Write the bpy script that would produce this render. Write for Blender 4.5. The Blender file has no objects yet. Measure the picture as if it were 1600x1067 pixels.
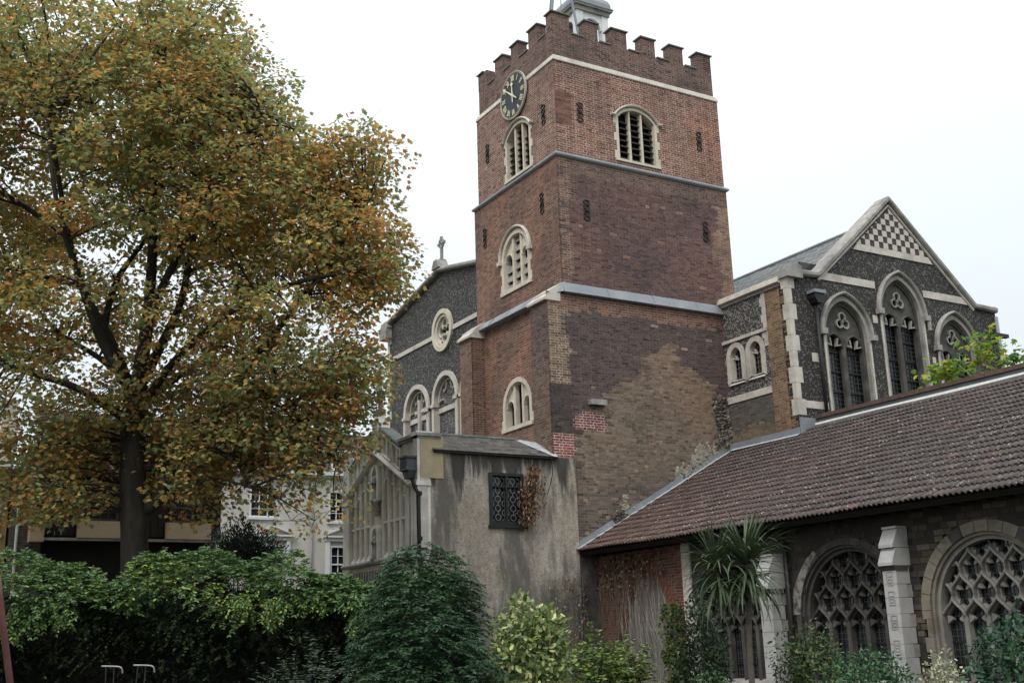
import bpy, math, random
import numpy as np
from mathutils import Vector, Matrix
from mathutils.geometry import tessellate_polygon
random.seed(7); RNG = np.random.default_rng(11)
R = math.radians
scene = bpy.context.scene
COL = scene.collection

# ------------------------------------------------------------------ camera
cam = bpy.data.cameras.new('camera'); camo = bpy.data.objects.new('camera', cam); COL.objects.link(camo)
yaw, pit, rol = R(30.633), R(14.763), R(-1.858)
fw = Vector((math.sin(yaw)*math.cos(pit), math.cos(yaw)*math.cos(pit), math.sin(pit)))
rt = Vector((math.cos(yaw), -math.sin(yaw), 0)); up = rt.cross(fw)
rr = rt*math.cos(rol)+up*math.sin(rol); uu = up*math.cos(rol)-rt*math.sin(rol)
m = Matrix((rr, uu, -fw)).transposed().to_4x4(); m.translation = Vector((-17.60, -26.73, 1.60))
camo.matrix_world = m
cam.sensor_width = 36; cam.lens = 1783.4/1600*36; cam.clip_end = 2000; cam.clip_start = .1
scene.camera = camo
# ------------------------------------------------------------------ light (overcast day)
SUN_EL, SUN_AZ = 50, 236          # degrees; azimuth of the sun, clockwise from +Y
world = bpy.data.worlds.new('World'); scene.world = world; world.use_nodes = True
nt = world.node_tree; nt.nodes.clear()
out = nt.nodes.new('ShaderNodeOutputWorld'); bg = nt.nodes.new('ShaderNodeBackground')
sky = nt.nodes.new('ShaderNodeTexSky'); sky.sky_type = 'NISHITA'; sky.sun_disc = False
sky.sun_elevation = R(SUN_EL); sky.sun_rotation = R(SUN_AZ); sky.air_density = 1.0; sky.dust_density = 4
bg.inputs['Strength'].default_value = 0.1
# cloud deck: pale grey-white, brighter overhead as an overcast sky is
tc = nt.nodes.new('ShaderNodeTexCoord'); sep = nt.nodes.new('ShaderNodeSeparateXYZ')
nt.links.new(tc.outputs['Generated'], sep.inputs[0])
rampn = nt.nodes.new('ShaderNodeMapRange'); rampn.inputs['From Min'].default_value = 0; rampn.inputs['From Max'].default_value = 1
rampn.inputs['To Min'].default_value = 6.9; rampn.inputs['To Max'].default_value = 24
z2 = nt.nodes.new('ShaderNodeMath'); z2.operation = 'POWER'; z2.inputs[1].default_value = 2.3; z2.use_clamp = True
nt.links.new(sep.outputs['Z'], z2.inputs[0])
nt.links.new(z2.outputs[0], rampn.inputs['Value'])
cn = nt.nodes.new('ShaderNodeTexNoise'); cn.inputs['Scale'].default_value = 1.3; cn.inputs['Detail'].default_value = 3
nt.links.new(tc.outputs['Generated'], cn.inputs['Vector'])
cr = nt.nodes.new('ShaderNodeMapRange'); cr.inputs['From Min'].default_value = .35; cr.inputs['From Max'].default_value = .65
cr.inputs['To Min'].default_value = 0.95; cr.inputs['To Max'].default_value = 1.06
nt.links.new(cn.outputs['Fac'], cr.inputs['Value'])
mul = nt.nodes.new('ShaderNodeMath'); mul.operation = 'MULTIPLY'
nt.links.new(rampn.outputs[0], mul.inputs[0]); nt.links.new(cr.outputs[0], mul.inputs[1])
cc = nt.nodes.new('ShaderNodeVectorMath'); cc.operation = 'SCALE'; cc.inputs[0].default_value = (0.915, 0.985, 1.025)
nt.links.new(mul.outputs[0], cc.inputs['Scale'])
mix = nt.nodes.new('ShaderNodeMix'); mix.data_type = 'RGBA'; mix.inputs['Factor'].default_value = 0.95
nt.links.new(sky.outputs[0], mix.inputs['A']); nt.links.new(cc.outputs[0], mix.inputs['B'])
nt.links.new(mix.outputs['Result'], bg.inputs['Color']); nt.links.new(bg.outputs[0], out.inputs[0])
sun = bpy.data.lights.new('sun', 'SUN'); sun.energy = 1.2; sun.angle = R(20); sun.color = (1, .96, .9)
suno = bpy.data.objects.new('sun', sun); COL.objects.link(suno)
sd = Vector((math.sin(R(SUN_AZ))*math.cos(R(SUN_EL)), math.cos(R(SUN_AZ))*math.cos(R(SUN_EL)), math.sin(R(SUN_EL))))
suno.rotation_euler = sd.to_track_quat('Z', 'Y').to_euler()
vs = scene.view_settings; vs.view_transform = 'Standard'; vs.look = 'None'; vs.gamma = 1; vs.exposure = 0.34; vs.use_curve_mapping = False
scene.render.engine = 'CYCLES'
scene.cycles.max_bounces = 6; scene.cycles.diffuse_bounces = 3; scene.cycles.transparent_max_bounces = 6

# ------------------------------------------------------------------ materials
def mat(name, c1, c2=None, scale=3.0, c3=None, s3=.5, w3=.5, rough=.85, bump=.3, bscale=40, attr=False, metal=0,
        stretch=(1, 1, 1), trans=0, spec=.3, cell=None, cellw=0, detail=6, gritty=.0, speck=None):
    """noise-mixed colour; c3 = large soft patches; cell = voronoi cobbles of two colours"""
    m = bpy.data.materials.new(name); m.use_nodes = True; n = m.node_tree.nodes; l = m.node_tree.links
    b = n['Principled BSDF']; b.inputs['Roughness'].default_value = rough; b.inputs['Metallic'].default_value = metal
    b.inputs['Specular IOR Level'].default_value = spec
    tc = n.new('ShaderNodeTexCoord'); mp = n.new('ShaderNodeMapping'); mp.inputs['Scale'].default_value = stretch
    if attr:
        gm = n.new('ShaderNodeNewGeometry'); l.new(gm.outputs['Position'], mp.inputs[0])
    else: l.new(tc.outputs['Object'], mp.inputs[0])
    def noise(s, d=detail, vec=mp):
        q = n.new('ShaderNodeTexNoise'); q.inputs['Scale'].default_value = s; q.inputs['Detail'].default_value = d
        q.inputs['Roughness'].default_value = .62
        l.new(vec.outputs[0], q.inputs['Vector']); return q
    def rng(src, a, b2, c, d):
        q = n.new('ShaderNodeMapRange'); q.inputs['From Min'].default_value = a; q.inputs['From Max'].default_value = b2
        q.inputs['To Min'].default_value = c; q.inputs['To Max'].default_value = d; l.new(src, q.inputs['Value']); return q
    def mx(f, a, b2, mode='MIX'):
        q = n.new('ShaderNodeMix'); q.data_type = 'RGBA'; q.blend_type = mode
        for key, v in (('Factor', f), ('A', a), ('B', b2)):
            i = q.inputs[key] if key == 'Factor' else [k for k in q.inputs if k.name == key and k.type == 'RGBA'][0]
            if hasattr(v, 'type') or hasattr(v, 'links'): l.new(v, i)
            elif isinstance(v, tuple): i.default_value = (*v, 1) if len(v) == 3 else v
            else: i.default_value = v
        return [o for o in q.outputs if o.type == 'RGBA'][0]
    n1 = noise(scale); f = rng(n1.outputs['Fac'], .32, .68, 0, 1)
    if attr:
        a = n.new('ShaderNodeAttribute'); a.attribute_name = 'tint'
        g = rng(n1.outputs['Fac'], .3, .7, .78, 1.2)
        vm = n.new('ShaderNodeVectorMath'); vm.operation = 'SCALE'; l.new(a.outputs['Color'], vm.inputs[0]); l.new(g.outputs[0], vm.inputs['Scale'])
        col = vm.outputs[0]
        if attr == 'soot':      # old grime in broad irregular patches
            ns = noise(.45, 5); fs = rng(ns.outputs['Fac'], .5, .72, 0, w3)
            col = mx(fs.outputs[0], col, c3)
    else:
        col = mx(f.outputs[0], c1, c2 or c1)
        if c3:
            ns = noise(s3, 5); fs = rng(ns.outputs['Fac'], .48, .66, 0, w3); col = mx(fs.outputs[0], col, c3)
    h = n1.outputs['Fac']
    if cell:
        v = n.new('ShaderNodeTexVoronoi'); v.inputs['Scale'].default_value = cell[0]; l.new(mp.outputs[0], v.inputs['Vector'])
        sp = n.new('ShaderNodeSeparateColor'); l.new(v.outputs['Color'], sp.inputs[0])
        f1 = rng(sp.outputs[0], cell[3], cell[3]+.04, 0, 1)
        col2 = mx(f1.outputs[0], cell[1], cell[2])
        v2 = n.new('ShaderNodeTexVoronoi'); v2.feature = 'DISTANCE_TO_EDGE'; v2.inputs['Scale'].default_value = cell[0]; l.new(mp.outputs[0], v2.inputs['Vector'])
        f2 = rng(v2.outputs['Distance'], .04, .14, 0, 1)
        col = mx(f2.outputs[0], col, col2)
        h = f2.outputs[0]
    if gritty:
        ng = noise(90, 3); fg = rng(ng.outputs['Fac'], .3, .7, 1-gritty, 1+gritty)
        vm = n.new('ShaderNodeVectorMath'); vm.operation = 'SCALE'; l.new(col, vm.inputs[0]); l.new(fg.outputs[0], vm.inputs['Scale']); col = vm.outputs[0]
    if speck:
        for (sc_, th_, cl_, w_) in speck:
            nk = noise(sc_, 3); fk_ = rng(nk.outputs['Fac'], th_, th_+.04, 0, w_); col = mx(fk_.outputs[0], col, cl_)
    l.new(col, b.inputs['Base Color'])
    if bump:
        nb = noise(bscale, 4); bm = n.new('ShaderNodeBump'); bm.inputs['Strength'].default_value = bump; bm.inputs['Distance'].default_value = .02
        if cell:
            ad = n.new('ShaderNodeMath'); ad.operation = 'ADD'; l.new(h, ad.inputs[0]); l.new(nb.outputs['Fac'], ad.inputs[1]); l.new(ad.outputs[0], bm.inputs['Height'])
        else: l.new(nb.outputs['Fac'], bm.inputs['Height'])
        l.new(bm.outputs[0], b.inputs['Normal'])
    if trans:
        t = n.new('ShaderNodeBsdfTranslucent'); l.new(col, t.inputs['Color']); ms = n.new('ShaderNodeMixShader'); ms.inputs[0].default_value = trans
        o = n['Material Output']; l.new(b.outputs[0], ms.inputs[1]); l.new(t.outputs[0], ms.inputs[2]); l.new(ms.outputs[0], o.inputs[0])
    return m

M = {}
M['brick'] = mat('brickwork', (1, 1, 1), attr='soot', c3=(.045, .038, .036), w3=.45, scale=9, rough=.92, bump=.5, bscale=60)
M['mortar'] = mat('lime_mortar', (1, 1, 1), attr='soot', c3=(.07, .06, .055), w3=.5, scale=14, rough=.95, bump=.4, bscale=90)
M['redbrick'] = mat('red_brick', (1, 1, 1), attr=True, scale=12, rough=.9, bump=.4, bscale=60)
M['stone'] = mat('pale_dressed_stone', (.60, .55, .49), (.47, .43, .38), scale=5, c3=(.25, .225, .20), s3=1.3, w3=.55, rough=.85, bump=.3, bscale=30, gritty=.1)
M['stone_clean'] = mat('cream_window_stone', (.64, .57, .475), (.55, .49, .405), scale=4, c3=(.35, .315, .265), s3=1.5, w3=.45, bump=.2, bscale=30, gritty=.06)
M['stone_grey'] = mat('weathered_grey_stone', (.38, .355, .33), (.25, .232, .215), scale=4, c3=(.10, .095, .09), s3=1.2, w3=.6, bump=.35, bscale=30, gritty=.12)
M['stone_dark'] = mat('sooty_tracery_stone', (.082, .075, .068), (.045, .041, .039), scale=4, c3=(.17, .16, .145), s3=1.5, w3=.45, bump=.3, bscale=30, gritty=.1)
M['stone_white'] = mat('bleached_porch_stone', (.76, .72, .66), (.65, .61, .55), scale=3, c3=(.42, .39, .345), s3=.9, w3=.7, bump=.3, bscale=24, gritty=.08)
M['stone_fill'] = mat('buff_panel_stone', (.66, .59, .50), (.55, .485, .41), scale=2.4, c3=(.36, .32, .27), s3=.8, w3=.6, bump=.3, bscale=24, gritty=.08)
M['lead'] = mat('grey_sheet_lead', (.235, .25, .275), (.17, .18, .2), scale=3, c3=(.33, .34, .35), s3=1.5, w3=.6, rough=.55, bump=.1, bscale=12, spec=.4)
M['lead_white'] = mat('bleached_lead_flashing', (.50, .52, .54), (.30, .32, .34), scale=6, rough=.6, bump=.2, bscale=14)
M['coping'] = mat('slate_grey_coping', (.20, .205, .19), (.12, .125, .115), scale=6, c3=(.09, .1, .07), s3=2, w3=.5, bump=.3)
M['flint'] = mat('knapped_flint', (.070, .060, .055), (.048, .042, .039), scale=6, c3=(.04, .037, .035), s3=.5, w3=.8, rough=.55, bump=.9, bscale=50,
                 cell=(27, (.024, .021, .02), (.26, .245, .23), .80))
M['flint_pale'] = mat('pale_flint_rubble', (.165, .155, .145), (.115, .105, .1), scale=6, c3=(.08, .075, .072), s3=.6, w3=.6, rough=.6, bump=.9, bscale=50,
                 cell=(24, (.055, .05, .048), (.34, .32, .30), .68))  # paler flint mix, for the arch recesses and the transept flank
M['flint_square'] = mat('flint_checker', (.075, .055, .05), (.045, .036, .035), scale=18, rough=.6, bump=.8, bscale=60, gritty=.3)
M['glass'] = mat('dark_window_glass', (.012, .013, .016), (.02, .021, .024), scale=2, rough=.12, bump=.12, bscale=9, spec=.6)
M['dark'] = mat('unlit_interior', (.012, .011, .011), (.02, .018, .017), scale=2, rough=.95, bump=0)
M['iron'] = mat('black_painted_iron', (.012, .012, .013), (.025, .024, .024), scale=12, rough=.5, bump=.15)
M['louvre'] = mat('dark_oak_louvre', (.05, .037, .033), (.03, .023, .021), scale=7, rough=.8, bump=.4, stretch=(1, 1, 6))
M['gold'] = mat('gilded_metal', (.80, .73, .50), (.72, .64, .40), scale=8, rough=.4, bump=.05, metal=.25)
M['dial'] = mat('black_clock_dial', (.018, .02, .028), (.03, .032, .042), scale=3, rough=.55, bump=0, spec=.3)
M['tile'] = mat('terracotta_roof_tile', (1, 1, 1), attr=True, scale=22, rough=.7, bump=.5, bscale=40, speck=((1.1, .54, (.055, .052, .042), .35), (15, .635, (.46, .44, .41), .9), (42, .66, (.40, .38, .35), .8)))
M['slate'] = mat('grey_slate', (1, 1, 1), attr=True, scale=7, rough=.6, bump=.3, bscale=25)
M['bark'] = mat('plane_tree_bark', (.034, .027, .021), (.017, .014, .012), scale=5, c3=(.062, .052, .04), s3=3, w3=.5, bump=.9, bscale=12, stretch=(1, 1, .35))
M['twig'] = mat('dark_twig', (.035, .027, .022), (.02, .016, .014), scale=8, bump=.3)
M['leaf'] = mat('autumn_plane_leaf', (1, 1, 1), attr=True, scale=6, rough=.65, bump=0, trans=.45, spec=.25)
M['evergreen'] = mat('evergreen_leaf', (1, 1, 1), attr=True, scale=6, rough=.55, bump=0, trans=.22, spec=.3)
M['blade'] = mat('sword_leaf', (.038, .062, .032), (.085, .115, .055), scale=5, rough=.45, bump=.1, trans=.15, stretch=(1, 1, 1))
M['dead'] = mat('dead_creeper_leaf', (1, 1, 1), attr=True, scale=8, rough=.8, bump=0, trans=.15)
M['soffit'] = mat('dark_eaves_timber', (.018, .015, .013), (.01, .009, .008), scale=5, bump=.3, stretch=(1, 6, 1))
M['came'] = mat('dull_lead_came', (.10, .10, .10), (.06, .06, .06), scale=9, rough=.6, bump=0)
M['wire'] = mat('galvanised_wire', (.19, .18, .165), (.12, .115, .105), scale=9, rough=.6, bump=0)
M['white_paint'] = mat('white_gloss_paint', (.72, .72, .71), (.64, .64, .63), scale=3, rough=.5, bump=.05)
M['render_white'] = mat('off_white_render', (.60, .57, .525), (.53, .50, .46), scale=1.2, c3=(.42, .40, .37), s3=.5, w3=.5, bump=.15, bscale=30)
M['beige'] = mat('beige_painted_panel', (.50, .38, .265), (.42, .32, .225), scale=2, bump=.1)
M['yellow'] = mat('ochre_render', (.50, .35, .16), (.44, .30, .14), scale=1.5, bump=.1)
M['timber_dark'] = mat('dark_stained_boards', (.028, .02, .016), (.015, .012, .01), scale=4, bump=.4, stretch=(8, 1, .6))
M['greybrick'] = mat('grey_stock_brick', (1, 1, 1), attr=True, scale=9, bump=.4, bscale=50)
M['redpaint'] = mat('dull_red_paint', (.10, .03, .028), (.06, .02, .02), scale=9, rough=.45, bump=.1)
M['galv'] = mat('worn_grey_metal', (.30, .29, .28), (.16, .155, .15), scale=14, rough=.45, bump=.1, metal=.5)
M['grass'] = mat('worn_lawn', (.035, .05, .018), (.06, .07, .03), scale=3, c3=(.05, .04, .025), s3=.6, w3=.6, bump=.6, bscale=25)
M['soil'] = mat('garden_soil', (.03, .022, .016), (.05, .038, .028), scale=6, bump=.6)
M['terracotta'] = mat('terracotta_coping', (.135, .085, .065), (.09, .06, .048), scale=6, c3=(.05, .045, .035), s3=2, w3=.5, bump=.3)
M['rag'] = mat('ragstone', (1, 1, 1), attr=True, scale=7, rough=.9, bump=.7, bscale=30)
M['greyplaster'] = mat('grey_infill_plaster', (.30, .285, .265), (.22, .205, .19), scale=2.5, c3=(.10, .095, .085), s3=1, w3=.7, bump=.35, bscale=18, stretch=(1, 1, .4))

# streaked render of the front wall
def streaked(name):
    m = bpy.data.materials.new(name); m.use_nodes = True; n = m.node_tree.nodes; l = m.node_tree.links; b = n['Principled BSDF']
    b.inputs['Roughness'].default_value = .93; b.inputs['Specular IOR Level'].default_value = .2
    tc = n.new('ShaderNodeTexCoord')
    def noise(s, st, d=6):
        mp = n.new('ShaderNodeMapping'); mp.inputs['Scale'].default_value = st; l.new(tc.outputs['Object'], mp.inputs[0])
        q = n.new('ShaderNodeTexNoise'); q.inputs['Scale'].default_value = s; q.inputs['Detail'].default_value = d; q.inputs['Roughness'].default_value = .65
        l.new(mp.outputs[0], q.inputs['Vector']); return q.outputs['Fac']
    def rng(src, a, b2, c=0, d=1):
        q = n.new('ShaderNodeMapRange'); q.inputs['From Min'].default_value = a; q.inputs['From Max'].default_value = b2
        q.inputs['To Min'].default_value = c; q.inputs['To Max'].default_value = d; l.new(src, q.inputs['Value']); return q.outputs[0]
    def mx(f, a, c):
        q = n.new('ShaderNodeMix'); q.data_type = 'RGBA'; ins = [k for k in q.inputs if k.type == 'RGBA']
        l.new(f, q.inputs['Factor'])
        for i, v in zip(ins, (a, c)):
            if isinstance(v, tuple): i.default_value = (*v, 1)
            else: l.new(v, i)
        return [o for o in q.outputs if o.type == 'RGBA'][0]
    def mth(op, a, c):
        q = n.new('ShaderNodeMath'); q.operation = op
        for i, v in zip(q.inputs, (a, c)):
            if isinstance(v, (int, float)): i.default_value = v
            else: l.new(v, i)
        return q.outputs[0]
    sep = n.new('ShaderNodeSeparateXYZ'); l.new(tc.outputs['Object'], sep.inputs[0])
    base = mx(rng(noise(6, (1, 1, 1)), .35, .65), (.39, .335, .27), (.28, .24, .195))
    base = mx(rng(noise(1.1, (1, 1, .6)), .45, .62, 0, .8), base, (.47, .42, .36))
    base = mx(rng(noise(2.2, (1, 1, .22)), .47, .62, 0, .85), base, (.115, .105, .09))
    # soot from the eaves, running down in tongues (object z is height above the ground)
    tongue = mth('ADD', rng(sep.outputs['Z'], 5.0, 6.45, 0, 1.1), rng(noise(2.3, (1, 1, .10), 4), .38, .62, -.75, .35))
    base = mx(rng(tongue, .35, .7, 0, .92), base, (.04, .037, .033))
    # dark mottling that grows towards the foot
    foot_tone = mth('ADD', rng(sep.outputs['Z'], 4.6, 2.2, 0, 1), rng(noise(1.6, (1, 1, .3), 5), .35, .65, -.8, .3))
    base = mx(rng(foot_tone, .3, .75, 0, .75), base, (.10, .098, .09))
    crk = mx(rng(noise(3.1, (1, 1, .05), 3), .60, .68, 0, .6), base, (.42, .39, .33)); base = crk
    spk = mx(rng(noise(28, (1, 1, 1), 3), .54, .62, 0, .65), base, (.09, .082, .07))
    l.new(spk, b.inputs['Base Color'])
    bm = n.new('ShaderNodeBump'); bm.inputs['Strength'].default_value = .6; bm.inputs['Distance'].default_value = .02
    l.new(noise(16, (1, 1, 1), 5), bm.inputs['Height']); l.new(bm.outputs[0], b.inputs['Normal'])
    return m
M['render'] = streaked('stained_old_render')

# ------------------------------------------------------------------ object helpers
ORG = {}
def tag(o, label=None, cat=None, group=None, kind=None):
    if label: o['label'] = label
    if cat: o['category'] = cat
    if group: o['group'] = group
    if kind: o['kind'] = kind
    return o
def thing(name, loc, label, cat, group=None):
    o = bpy.data.objects.new(name, None); COL.objects.link(o); o.location = loc; o.empty_display_size = .3
    ORG[o.name] = Vector(loc); return tag(o, label, cat, group)
def link(name, me, parent=None, kind=None, label=None):
    o = bpy.data.objects.new(name, me); COL.objects.link(o)
    if parent is not None:
        o.parent = parent; ORG[o.name] = ORG[parent.name]
    else: ORG[o.name] = Vector((0, 0, 0))
    if kind: o['kind'] = kind
    if label: o['label'] = label
    return o
def npmesh(name, V, loops, sizes, material, parent=None, kind=None, tint=None, smooth=False, label=None):
    """V (n,3) world coords, loops flat vertex ids, sizes verts per face"""
    V = np.asarray(V, dtype=np.float64)
    if parent is not None: V = V-np.array(ORG[parent.name])
    me = bpy.data.meshes.new(name); loops = np.asarray(loops, dtype=np.int32).ravel(); sizes = np.asarray(sizes, dtype=np.int32)
    me.vertices.add(len(V)); me.vertices.foreach_set('co', V.astype(np.float32).ravel())
    me.loops.add(len(loops)); me.loops.foreach_set('vertex_index', loops)
    me.polygons.add(len(sizes)); st = np.concatenate(([0], np.cumsum(sizes)[:-1])).astype(np.int32)
    me.polygons.foreach_set('loop_start', st)
    me.update(calc_edges=True); 
    me.polygons.foreach_set('use_smooth', smooth if isinstance(smooth, np.ndarray) else np.full(len(sizes), bool(smooth)))
    if tint is not None:
        a = me.attributes.new('tint', 'FLOAT_COLOR', 'FACE'); t = np.ones((len(sizes), 4), dtype=np.float32); t[:, :3] = tint
        a.data.foreach_set('color', t.ravel())
    me.materials.append(material)
    return link(name, me, parent, kind, label)

class Fr:
    def __init__(s, O, U, V, N): s.O, s.U, s.V, s.N = Vector(O), Vector(U).normalized(), Vector(V).normalized(), Vector(N).normalized()
    def p(s, u, v, n=0): return s.O+s.U*u+s.V*v+s.N*n
def south(y): return Fr((0, y, 0), (1, 0, 0), (0, 0, 1), (0, -1, 0))      # u = X
def west(x): return Fr((x, 0, 0), (0, 1, 0), (0, 0, 1), (-1, 0, 0))       # u = Y

class MB:
    def __init__(s): s.v, s.f, s.t = [], [], []
    def add(s, vs, fs, tint=None):
        o = len(s.v); s.v += [tuple(q) for q in vs]; s.f += [tuple(i+o for i in f) for f in fs]; s.t += [tint or (1, 1, 1)]*len(fs); return s
    def box(s, fr, u0, u1, v0, v1, n0, n1, tint=None):
        P = [fr.p(u, v, n) for n in (n0, n1) for v in (v0, v1) for u in (u0, u1)]
        return s.add(P, [(0, 1, 3, 2), (4, 6, 7, 5), (0, 4, 5, 1), (2, 3, 7, 6), (0, 2, 6, 4), (1, 5, 7, 3)], tint)
    def wbox(s, a, b, tint=None):
        return s.box(Fr((0, 0, 0), (1, 0, 0), (0, 1, 0), (0, 0, 1)), a[0], b[0], a[1], b[1], a[2], b[2], tint)
    def prism(s, fr, poly, n0, n1, tint=None):
        k = len(poly); P = [fr.p(u, v, n0) for u, v in poly]+[fr.p(u, v, n1) for u, v in poly]
        return s.add(P, [tuple(range(k))[::-1], tuple(range(k, 2*k))]+[(i, (i+1) % k, k+(i+1) % k, k+i) for i in range(k)], tint)
    def panel(s, fr, outer, holes=(), n=0, depth=0):
        """flat wall with holes, reveals going back by depth"""
        loops = [[Vector((u, v, 0)) for u, v in outer]]+[[Vector((u, v, 0)) for u, v in h] for h in holes]
        tr = tessellate_polygon(loops); fl = [q for lp in loops for q in lp]
        s.add([fr.p(q.x, q.y, n) for q in fl], tr)
        if depth:
            for lp in loops[1:]+[loops[0]]:
                k = len(lp); s.add([fr.p(q.x, q.y, n) for q in lp]+[fr.p(q.x, q.y, n-depth) for q in lp], [(i, (i+1) % k, k+(i+1) % k, k+i) for i in range(k)])
        return s
    def ring(s, fr, inner, outer, n0, n1, closed=False):
        k = len(inner); P = []
        for a, b in zip(inner, outer): P += [fr.p(*a, n0), fr.p(*a, n1), fr.p(*b, n1), fr.p(*b, n0)]
        F = []
        for i in range(k if closed else k-1):
            j = (i+1) % k
            for q in range(4): F.append((4*i+q, 4*i+(q+1) % 4, 4*j+(q+1) % 4, 4*j+q))
        if not closed: F += [(0, 1, 2, 3), (4*k-4, 4*k-3, 4*k-2, 4*k-1)]
        return s.add(P, F)
    def bar(s, fr, path, w, n0, n1, ch=0.0, closed=False):
        """bar of width w following path in the plane, chamfered front edges"""
        k = len(path); L = []
        for i in range(k):
            a = path[i-1] if (i > 0 or closed) else path[i]; b = path[(i+1) % k] if (i < k-1 or closed) else path[i]
            d = Vector((b[0]-a[0], b[1]-a[1])); d = d.normalized() if d.length > 1e-9 else Vector((1, 0))
            nn = Vector((-d.y, d.x)); L.append((Vector(path[i]), nn))
        prof = [(-.5, n0), (-.5, n1-ch), (-.5+ch/w if ch else -.5, n1), (.5-ch/w if ch else .5, n1), (.5, n1-ch), (.5, n0)]
        if not ch: prof = [(-.5, n0), (-.5, n1), (.5, n1), (.5, n0)]
        K = len(prof); P = []
        for c, nn in L:
            for a, n in prof: q = c+nn*(a*w); P.append(fr.p(q.x, q.y, n))
        F = []
        for i in range(k if closed else k-1):
            j = (i+1) % k
            for q in range(K): F.append((K*i+q, K*i+(q+1) % K, K*j+(q+1) % K, K*j+q))
        if not closed: F += [tuple(range(K)), tuple(range(K*(k-1), K*k))]
        return s.add(P, F)
    def tube(s, pts, rad, sides=8, tint=None):
        pts = [Vector(p) for p in pts]; k = len(pts)
        if not isinstance(rad, (list, tuple)): rad = [rad]*k
        P = []; ref = Vector((.3, .2, 1)).normalized(); pu = None
        for i, p in enumerate(pts):
            d = (pts[min(i+1, k-1)]-pts[max(i-1, 0)]).normalized()
            if pu is None: pu = d.cross(Vector((0, 0, 1)) if abs(d.z) < .9 else Vector((1, 0, 0))).normalized()
            pu = (pu-d*pu.dot(d)).normalized(); w = d.cross(pu)
            for a in range(sides): t = 2*math.pi*a/sides; P.append(p+(pu*math.cos(t)+w*math.sin(t))*rad[i])
        F = [(sides*i+a, sides*i+(a+1) % sides, sides*(i+1)+(a+1) % sides, sides*(i+1)+a) for i in range(k-1) for a in range(sides)]
        F += [tuple(range(sides))[::-1], tuple(range(sides*(k-1), sides*k))]
        return s.add(P, F, tint)
    def lathe(s, c, prof, sides=12, sx=1, sy=1, rot=0):
        P = []
        for r, z in prof:
            for a in range(sides): t = 2*math.pi*a/sides+rot; P.append((c[0]+r*sx*math.cos(t), c[1]+r*sy*math.sin(t), c[2]+z))
        k = len(prof)
        F = [(sides*i+a, sides*i+(a+1) % sides, sides*(i+1)+(a+1) % sides, sides*(i+1)+a) for i in range(k-1) for a in range(sides)]
        F += [tuple(range(sides))[::-1], tuple(range(sides*(k-1), sides*k))]
        return s.add(P, F)
    def build(s, name, material, parent=None, smooth=False, kind=None, label=None, tint=False, rel=False):
        org = np.array(ORG[parent.name]) if parent is not None else np.zeros(3)
        me = bpy.data.meshes.new(name); me.from_pydata([tuple(np.array(v)-org) for v in s.v], [], s.f)
        if tint:
            a = me.attributes.new('tint', 'FLOAT_COLOR', 'FACE')
            a.data.foreach_set('color', np.array([(*t, 1) for t in s.t], dtype=np.float32).ravel())
        if smooth: me.polygons.foreach_set('use_smooth', [True]*len(me.polygons))
        me.materials.append(material); me.update()
        return link(name, me, parent, kind, label)
def single(mb, name, material, label, cat, kind=None, group=None, smooth=False, tint=False):
    """a thing that is one mesh: origin at its base"""
    V = np.array(mb.v); c = (V.min(0)+V.max(0))/2; c[2] = V[:, 2].min()
    e = bpy.data.objects.new('tmp', None); ORG['tmp_org'] = Vector(c)
    me = bpy.data.meshes.new(name); me.from_pydata([tuple(np.array(v)-c) for v in mb.v], [], mb.f)
    if tint:
        a = me.attributes.new('tint', 'FLOAT_COLOR', 'FACE'); a.data.foreach_set('color', np.array([(*t, 1) for t in mb.t], dtype=np.float32).ravel())
    if smooth: me.polygons.foreach_set('use_smooth', [True]*len(me.polygons))
    me.materials.append(material); o = bpy.data.objects.new(name, me); COL.objects.link(o); o.location = c
    bpy.data.objects.remove(e); ORG[o.name] = Vector(c)
    return tag(o, label, cat, group, kind)

# arch curves: from left springing over the top to right springing
def arch(uc, a, vs, rise, n=16):
    if rise >= a-1e-6:      # pointed or round
        Rr = (a*a+rise*rise)/(2*a); cl = uc-a+Rr; cr_ = uc+a-Rr
        th = math.atan2(rise, Rr-a) if Rr > a+1e-6 else math.pi/2
        L = [(cl-Rr*math.cos(th*i/n), vs+Rr*math.sin(th*i/n)) for i in range(n+1)]
        return L+[(2*uc-x, y) for x, y in L[::-1][1:]]
    Rr = (a*a+rise*rise)/(2*rise); th = math.asin(a/Rr)   # segmental
    return [(uc+Rr*math.sin(-th+2*th*i/(2*n)), vs+rise-Rr+Rr*math.cos(-th+2*th*i/(2*n))) for i in range(2*n+1)]
def opening(uc, a, v0, vs, rise, n=16): return [(uc-a, v0)]+arch(uc, a, vs, rise, n)+[(uc+a, v0)]
def inpoly(poly):
    P = np.array(poly)
    def f(x, y):
        c = False; j = len(P)-1
        for i in range(len(P)):
            xi, yi = P[i]; xj, yj = P[j]
            if (yi > y) != (yj > y) and x < (xj-xi)*(y-yi)/(yj-yi)+xi: c = not c
            j = i
        return c
    return f
def clampc(c, s=1): return tuple(max(.005, min(.9, q*s)) for q in c)

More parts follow.
